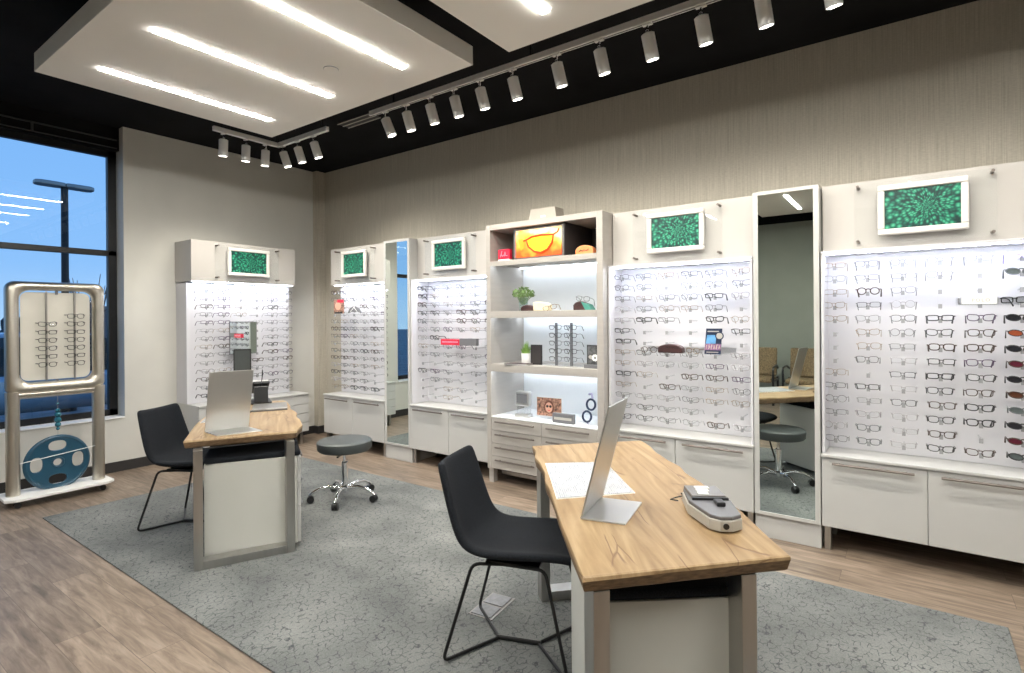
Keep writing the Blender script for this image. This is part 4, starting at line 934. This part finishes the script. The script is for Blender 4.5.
MB().obox(Matrix.Translation((-.055, 0, .152)) @ Matrix.Rotation(-.42, 4, 'Y'), .23, .135, .014, M['white']).build('tray', tm, bevel=.003)
kb = MB()
for i in range(6):
    for j in range(2): kb.box(-.12+i*.018, -.107+i*.018, -.08+j*.022, -.064+j*.022, .018, .024, M['greyp'])
kb.build('keys', tm)
MB().tube(smooth_path([(.09, .0, .15), (.10, .02, .27), (.02, .02, .30), (-.02, .02, .25), (-.02, .02, .20)], .06, 6), .003, M['blackp'], 6).build('cord', tm, smooth=True)
# ------------------------------------------------------------------ free-standing rack by the window
RX = .5
rk = thing('metal_display_rack', 'free-standing rounded metal display rack on a white base by the window', 'rack', (RX, -2.98, 0))
# white base on casters
pl = [(.33, -3.22), (.40, -3.36), (.62, -3.36), (.665, -3.28), (.665, -2.68), (.60, -2.61), (.34, -2.61)]
WB().prism([(.335, -3.35), (.62, -3.355), (.665, -3.29), (.665, -2.67), (.62, -2.61), (.335, -2.61)], .062, .085, M['white']).build('base', rk, bevel=.004)
for x, y in ((.38, -3.27), (.60, -3.27), (.38, -2.69), (.60, -2.69)):
    WB().tube([(x-.012, y, .024), (x+.012, y, .024)], .024, M['blackp'], 14).box(x-.006, x+.006, y-.01, y+.01, .024, .062, M['blackp']).build('caster', rk)
def plate_with_hole(y0, y1, z0, z1, hy0, hy1, hz0, hz1, r, x0, x1, mat, ro=.07):
    o = rrect(y0, y1, z0, z1, ro, 6); h = rrect(hy0, hy1, hz0, hz1, r, 6); n = len(o); b = WB(); vs = []; xm = (x0+x1)/2; hw = (x1-x0)/2
    K = 10
    for k in range(K):                     # elliptical tube cross-section swept round the opening
        a = 2*PI*k/K; u = (1-math.cos(a))/2
        for p, q in zip(o, h): vs.append((xm+hw*math.sin(a), p[0]*(1-u)+q[0]*u, p[1]*(1-u)+q[1]*u))
    fs = [(k*n+i, k*n+(i+1) % n, ((k+1) % K)*n+(i+1) % n, ((k+1) % K)*n+i) for k in range(K) for i in range(n)]
    b.add(vs, fs, mat); return b
YA, YB = -3.325, -2.64
b = plate_with_hole(YA, YB, .90, 1.84, YA+.095, YB-.095, 1.0, 1.765, .07, RX-.05, RX+.05, M['pewter']); b.build('upper_frame', rk, smooth=True)
for y in (YA+.05, YB-.05): WB().tube([(RX, y, .085), (RX, y, .80), (RX, y, .93)], [.047, .047, .05], M['pewter'], 16).build('post', rk, smooth=True)
WB().tube([(RX, YA+.05, .90), (RX, YB-.05, .90)], .035, M['pewter'], 14).build('cross_bar', rk, smooth=True)
pn = rrect(YA+.105, YB-.105, 1.012, 1.752, .05); o = WB(); o.add([(RX-.02, p[0], p[1]) for p in pn]+[(RX-.012, p[0], p[1]) for p in pn], [list(range(len(pn)))[::-1], list(range(len(pn), 2*len(pn)))]+[(i, (i+1) % len(pn), len(pn)+(i+1) % len(pn), len(pn)+i) for i in range(len(pn))], pm('ivory_back_card', (.66, .63, .56), .6, var=.02)); o.build('back_card', rk)
for y in (-3.055, -2.86):
    WB().box(RX+.0, RX+.012, y-.006, y+.006, 1.005, 1.76, M['steel_dark']).build('glasses_pole', rk)
for z in (1.765, 1.0): 
    WB().box(RX-.015, RX+.012, -2.99, -2.975, z-.03, z+.01, M['greyp']).build('clip', rk)
nrack = 0
for c_, y in enumerate((-3.055, -2.86)):
    for r in range(7):
        z = 1.55-.068*r
        if r == 0 and c_ == 0: continue
        glasses((RX+.045, y, z), (0, 0, PI/2), (['oval', 'cat-eye', 'rectangular'][r % 3], ['black', 'gunmetal', 'black'][(r+c_) % 3], .0016, None), 'dark eyeglasses on the %s pole of the window rack, %s from the top' % (['left', 'right'][c_], ords[r]), 'eyeglasses on the metal rack', True)
        WB().box(RX+.012, RX+.044, y-.004, y+.004, z-.008, z+.004, M['steel_dark']).build('peg', rk)
bs = MB().tube([(RX, -2.98, .87), (RX, -2.98, .52)], .002, M['steel'], 5)
hd = thing('beaded_hanger', 'short string of blue glass beads hanging in the lower rack opening', 'beads', (RX, -2.98, .53))
WB().tube([(RX, -2.98, .868), (RX, -2.98, .525)], .0025, M['steel'], 6).build('cord', hd)
for z, r in ((.74, .018), (.705, .024), (.66, .026), (.62, .022), (.585, .014), (.80, .010)): WB().ball((RX, -2.98, z), r, M['bead'], 14).build('bead', hd, smooth=True)
# blue wheel ornament
wd = thing('blue_wheel', 'large blue round weight-plate disc with oval cutouts hanging in the rack', 'disc', (RX, -2.985, .30))
def disc_with_holes(R, holes, th, mat):
    bm = bmesh.new()
    def loop(pts):
        vs = [bm.verts.new((0, p[0], p[1])) for p in pts]; return [bm.edges.new((vs[i], vs[(i+1) % len(vs)])) for i in range(len(vs))]
    es = loop([(R*math.cos(2*PI*i/56), R*math.sin(2*PI*i/56)) for i in range(56)])
    for h in holes: es += loop(h)
    bmesh.ops.triangle_fill(bm, edges=es, use_beauty=True, use_dissolve=False)
    fs = bm.faces[:]; r = bmesh.ops.extrude_face_region(bm, geom=fs); bmesh.ops.translate(bm, verts=[v for v in r['geom'] if isinstance(v, bmesh.types.BMVert)], vec=(th, 0, 0))
    bmesh.ops.recalc_face_normals(bm, faces=bm.faces[:])
    me = bpy.data.meshes.new('disc'); bm.to_mesh(me); bm.free(); me.materials.append(mat); return me
holes = [[(.03*math.cos(-2*PI*i/20), .03*math.sin(-2*PI*i/20)) for i in range(20)]]
for k in range(4):
    a0 = PI/2*k
    pts = []
    for i in range(24):
        t = -2*PI*i/24; x = .142+.042*math.copysign(abs(math.cos(t))**.8, math.cos(t)); y = .062*math.copysign(abs(math.sin(t))**.8, math.sin(t))
        pts.append((x*math.cos(a0)-y*math.sin(a0), x*math.sin(a0)+y*math.cos(a0)))
    holes.append(pts)
me = disc_with_holes(.222, holes, .022, M['blue']); o = bpy.data.objects.new('plate', me); C.objects.link(o); o.parent = wd; o.location = (-.011, 0, 0)
mo = o.modifiers.new('bevel', 'BEVEL'); mo.width = .003; mo.segments = 2; mo.limit_method = 'ANGLE'
MB().tube([(.0, .215*math.cos(2*PI*i/48), .215*math.sin(2*PI*i/48)) for i in range(48)], .017, M['blue'], 8, closed=True).build('rim', wd, smooth=True)
MB().tube([(.012, .04*math.cos(2*PI*i/24), .04*math.sin(2*PI*i/24)) for i in range(24)], .008, M['blue'], 8, closed=True).build('hub_ring', wd, smooth=True)
WB().tube([(RX+.03, -3.30, .335), (RX+.03, -2.66, .40)], .003, M['white'], 6).build('wire', wd)
# ------------------------------------------------------------------ outside
asph = pm('asphalt', (.19, .19, .19), .9, var=.3, nscale=3)
struct(MB().box(-90, -.3, -60, 60, -.25, -.13, asph).build('ground'))
sl = thing('street_lamp', 'dark double-headed parking lot lamp post outside the window', 'street lamp', (-8.5, .05, -.13))
lx, ly = -5.94, -.1975
sl.location = (-6.1, -1.15, -.13)
INV[sl.name] = Matrix.Translation(sl.location).inverted()
MB().lathe([(.16, 0), (.16, .4), (.06, .42), (.055, 4.12)], 0, 0, M['blackmetal'], 14).build('pole', sl, smooth=True)
for s_ in (-1, 1):
    MB().prism([(0, -.10), (.12, -.13), (.36, -.13), (.44, -.07), (.44, .07), (.36, .13), (.12, .13), (0, .10)], 4.08, 4.16, M['steel_dark']).xf(Matrix.Rotation(PI/2*s_, 4, 'Z')).build('lamp_head', sl, bevel=.02)
def car(label, x, y, rz, col):
    t = thing('parked_car', label, 'car', (x, y, -.13), rz); paint = pm('car_paint', col, .25, .3, var=.03); gl = pm('car_glass', (.01, .015, .02), .05, 0)
    prof = [(-2.2, .45, .62, .80), (-2.1, .28, .80, .86), (-1.5, .25, .92, .90), (-.8, .22, .95, .91), (.4, .22, .95, .91), (1.2, .22, .92, .90), (1.75, .25, .84, .86), (2.1, .28, .70, .74), (2.22, .40, .56, .60)]
    vs = []; k = 8
    for (px, z0, z1, hw) in prof:
        for yy, zz in ((-hw, z0+.08), (-hw, (z0+z1)/2), (-hw*.97, z1-.08), (-hw*.85, z1), (hw*.85, z1), (hw*.97, z1-.08), (hw, (z0+z1)/2), (hw, z0+.08)): vs.append((px, yy, zz))
    n = len(prof); fs = [(i*k+j, i*k+(j+1) % k, (i+1)*k+(j+1) % k, (i+1)*k+j) for i in range(n-1) for j in range(k)]+[list(range(k))[::-1], list(range((n-1)*k, n*k))]
    b = MB(); b.add(vs, fs, paint); b.build('body', t, smooth=True, subd=1)
    g = MB(); gp = [(-1.9, .90, .78), (-1.3, 1.38, .62), (.0, 1.45, .62), (.55, 1.36, .64), (1.25, .90, .78)]
    vs = []
    for (px, zt_, hw) in gp: vs += [(px, -.80, .88), (px, -hw, zt_), (px, hw, zt_), (px, .80, .88)]
    g.add(vs, [(i*4+j, i*4+(j+1) % 4, (i+1)*4+(j+1) % 4, (i+1)*4+j) for i in range(4) for j in range(4)], gl); g.build('glasshouse', t, smooth=True)
    r = MB(); r.add([(-1.3, -.6, 1.40), (.3, -.6, 1.43), (.3, .6, 1.43), (-1.3, .6, 1.40), (-1.3, -.55, 1.46), (.2, -.55, 1.49), (.2, .55, 1.49), (-1.3, .55, 1.46)], [(0, 3, 2, 1), (4, 5, 6, 7), (0, 1, 5, 4), (1, 2, 6, 5), (2, 3, 7, 6), (3, 0, 4, 7)], paint); r.build('roof', t, bevel=.03)
    for wx in (-1.35, 1.35):
        for s_ in (-1, 1):
            wv = MB().tube([(wx, s_*.72, .33), (wx, s_*.92, .33)], .33, M['blackp'], 24).tube([(wx, s_*.91, .33), (wx, s_*.93, .33)], .20, M['blackp'], 20); wo = wv.build('wheel', t, smooth=True)
            sp_ = MB()
            for q in range(5): a = 2*PI*q/5; sp_.tube([(wx, s_*.935, .33), (wx+.2*math.cos(a), s_*.935, .33+.2*math.sin(a))], .025, M['alu'], 6)
            so = sp_.build('rim', t); so.parent = wo
    for s_ in (-1, 1): MB().ball((2.08, s_*.62, .70), .14, M['chrome'], 12, (.5, 1.2, .6)).build('headlamp', t, smooth=True)
car('blue-grey car parked outside behind the metal rack', -4.3, -1.75, PI/2, (.30, .42, .52))
car('silver car parked further away outside the window', -9.5, -5.0, PI/2, (.35, .45, .55))
tre = thing('bare_tree', 'bare winter tree beyond the parking lot above the rack', 'tree', (-24, 4.5, -.13))
tq = MB(); tq.tube([(0, 0, 0), (.1, 0, 1.6), (0, .1, 2.6)], [.12, .09, .06], M['brown'], 8)
for i in range(16):
    a = R_.uniform(0, 2*PI); z0 = R_.uniform(1.4, 2.5); l = R_.uniform(.7, 2.0); e = Vector((math.cos(a)*l*.6, math.sin(a)*l*.6, z0+l)); mmid = Vector((math.cos(a)*l*.45, math.sin(a)*l*.45, z0+l*.35)); tq.tube([(0, 0, z0), mmid, e], [.04, .025, .012], M['brown'], 5)
tq.build('branches', tre)
hill = pm('distant_foliage', (.05, .075, .09), .9, var=.5, nscale=1)
for i in range(9):
    y = -16+i*5.2; b = MB()
    for j in range(10): b.ball((R_.uniform(-1, 1), R_.uniform(-1.4, 1.4), R_.uniform(.3, 1.6)), R_.uniform(.6, 1.1), hill, 8)
    tag(b.build('distant_tree', None), 'dark leafy tree clump in the distant tree line outside, %s from the left' % ords[i], 'tree', 'distant tree line').location = (-60+R_.uniform(-3, 3), y, -.13)
bl = thing('distant_building', 'low tan building across the parking lot', 'building', (-45, 16, -.13))
MB().box(-4, 4, -7, 7, 0, 2.5, pm('tan_stucco', (.20, .17, .17), .9)).build('wall', bl); MB().box(-4.2, 4.2, -7.2, 7.2, 2.5, 2.75, M['greyp']).build('roof', bl)
for q in (-5, -2, 1, 4): MB().box(4.0, 4.05, q, q+1.6, .8, 1.9, M['blackp']).build('window', bl)
# ------------------------------------------------------------------ world: dusk sky
W = bpy.data.worlds.new('World'); bpy.context.scene.world = W; W.use_nodes = True; nt = W.node_tree; bg = nt.nodes['Background']
tc = N(nt, 'ShaderNodeTexCoord'); sp = N(nt, 'ShaderNodeSeparateXYZ'); L(nt, tc.outputs['Generated'], sp.inputs[0])
nz = N(nt, 'ShaderNodeTexNoise', Scale=3.0, Detail=4.0); L(nt, tc.outputs['Generated'], nz.inputs['Vector'])
ma = N(nt, 'ShaderNodeMath', operation='MULTIPLY_ADD'); L(nt, nz.outputs['Fac'], ma.inputs[0]); ma.inputs[1].default_value = .1; L(nt, sp.outputs['Z'], ma.inputs[2])
r = ramp(nt, ma.outputs[0], [(.0, (.42, .57, .74)), (.12, (.24, .44, .74)), (.45, (.155, .36, .72)), (1, (.08, .22, .55))]); L(nt, r.outputs[0], bg.inputs['Color']); bg.inputs['Strength'].default_value = .82
# ------------------------------------------------------------------ camera
cam = bpy.data.cameras.new('camera'); co = bpy.data.objects.new('camera', cam); C.objects.link(co)
cam.sensor_width = 36; cam.lens = 552/1024*36; cam.shift_y = -(336.5-318.6)/1024
YW = math.radians(36.0); ro = math.radians(.43)
co.matrix_world = Matrix.Translation((6.45, -4.52, 1.5)) @ Matrix.Rotation(YW, 4, 'Z') @ Matrix.Rotation(PI/2, 4, 'X') @ Matrix.Rotation(-ro, 4, 'Z')
cam.clip_start = .05; cam.clip_end = 300
sc_ = bpy.context.scene; sc_.camera = co
sc_.view_settings.view_transform = 'Standard'; sc_.view_settings.look = 'None'; sc_.view_settings.gamma = 1; sc_.view_settings.use_curve_mapping = False
sc_.view_settings.exposure = 0.76
sc_.cycles.use_denoising = True
sc_.cycles.max_bounces = 8; sc_.cycles.diffuse_bounces = 5; sc_.cycles.transparent_max_bounces = 16
sc_.cycles.sample_clamp_indirect = 6
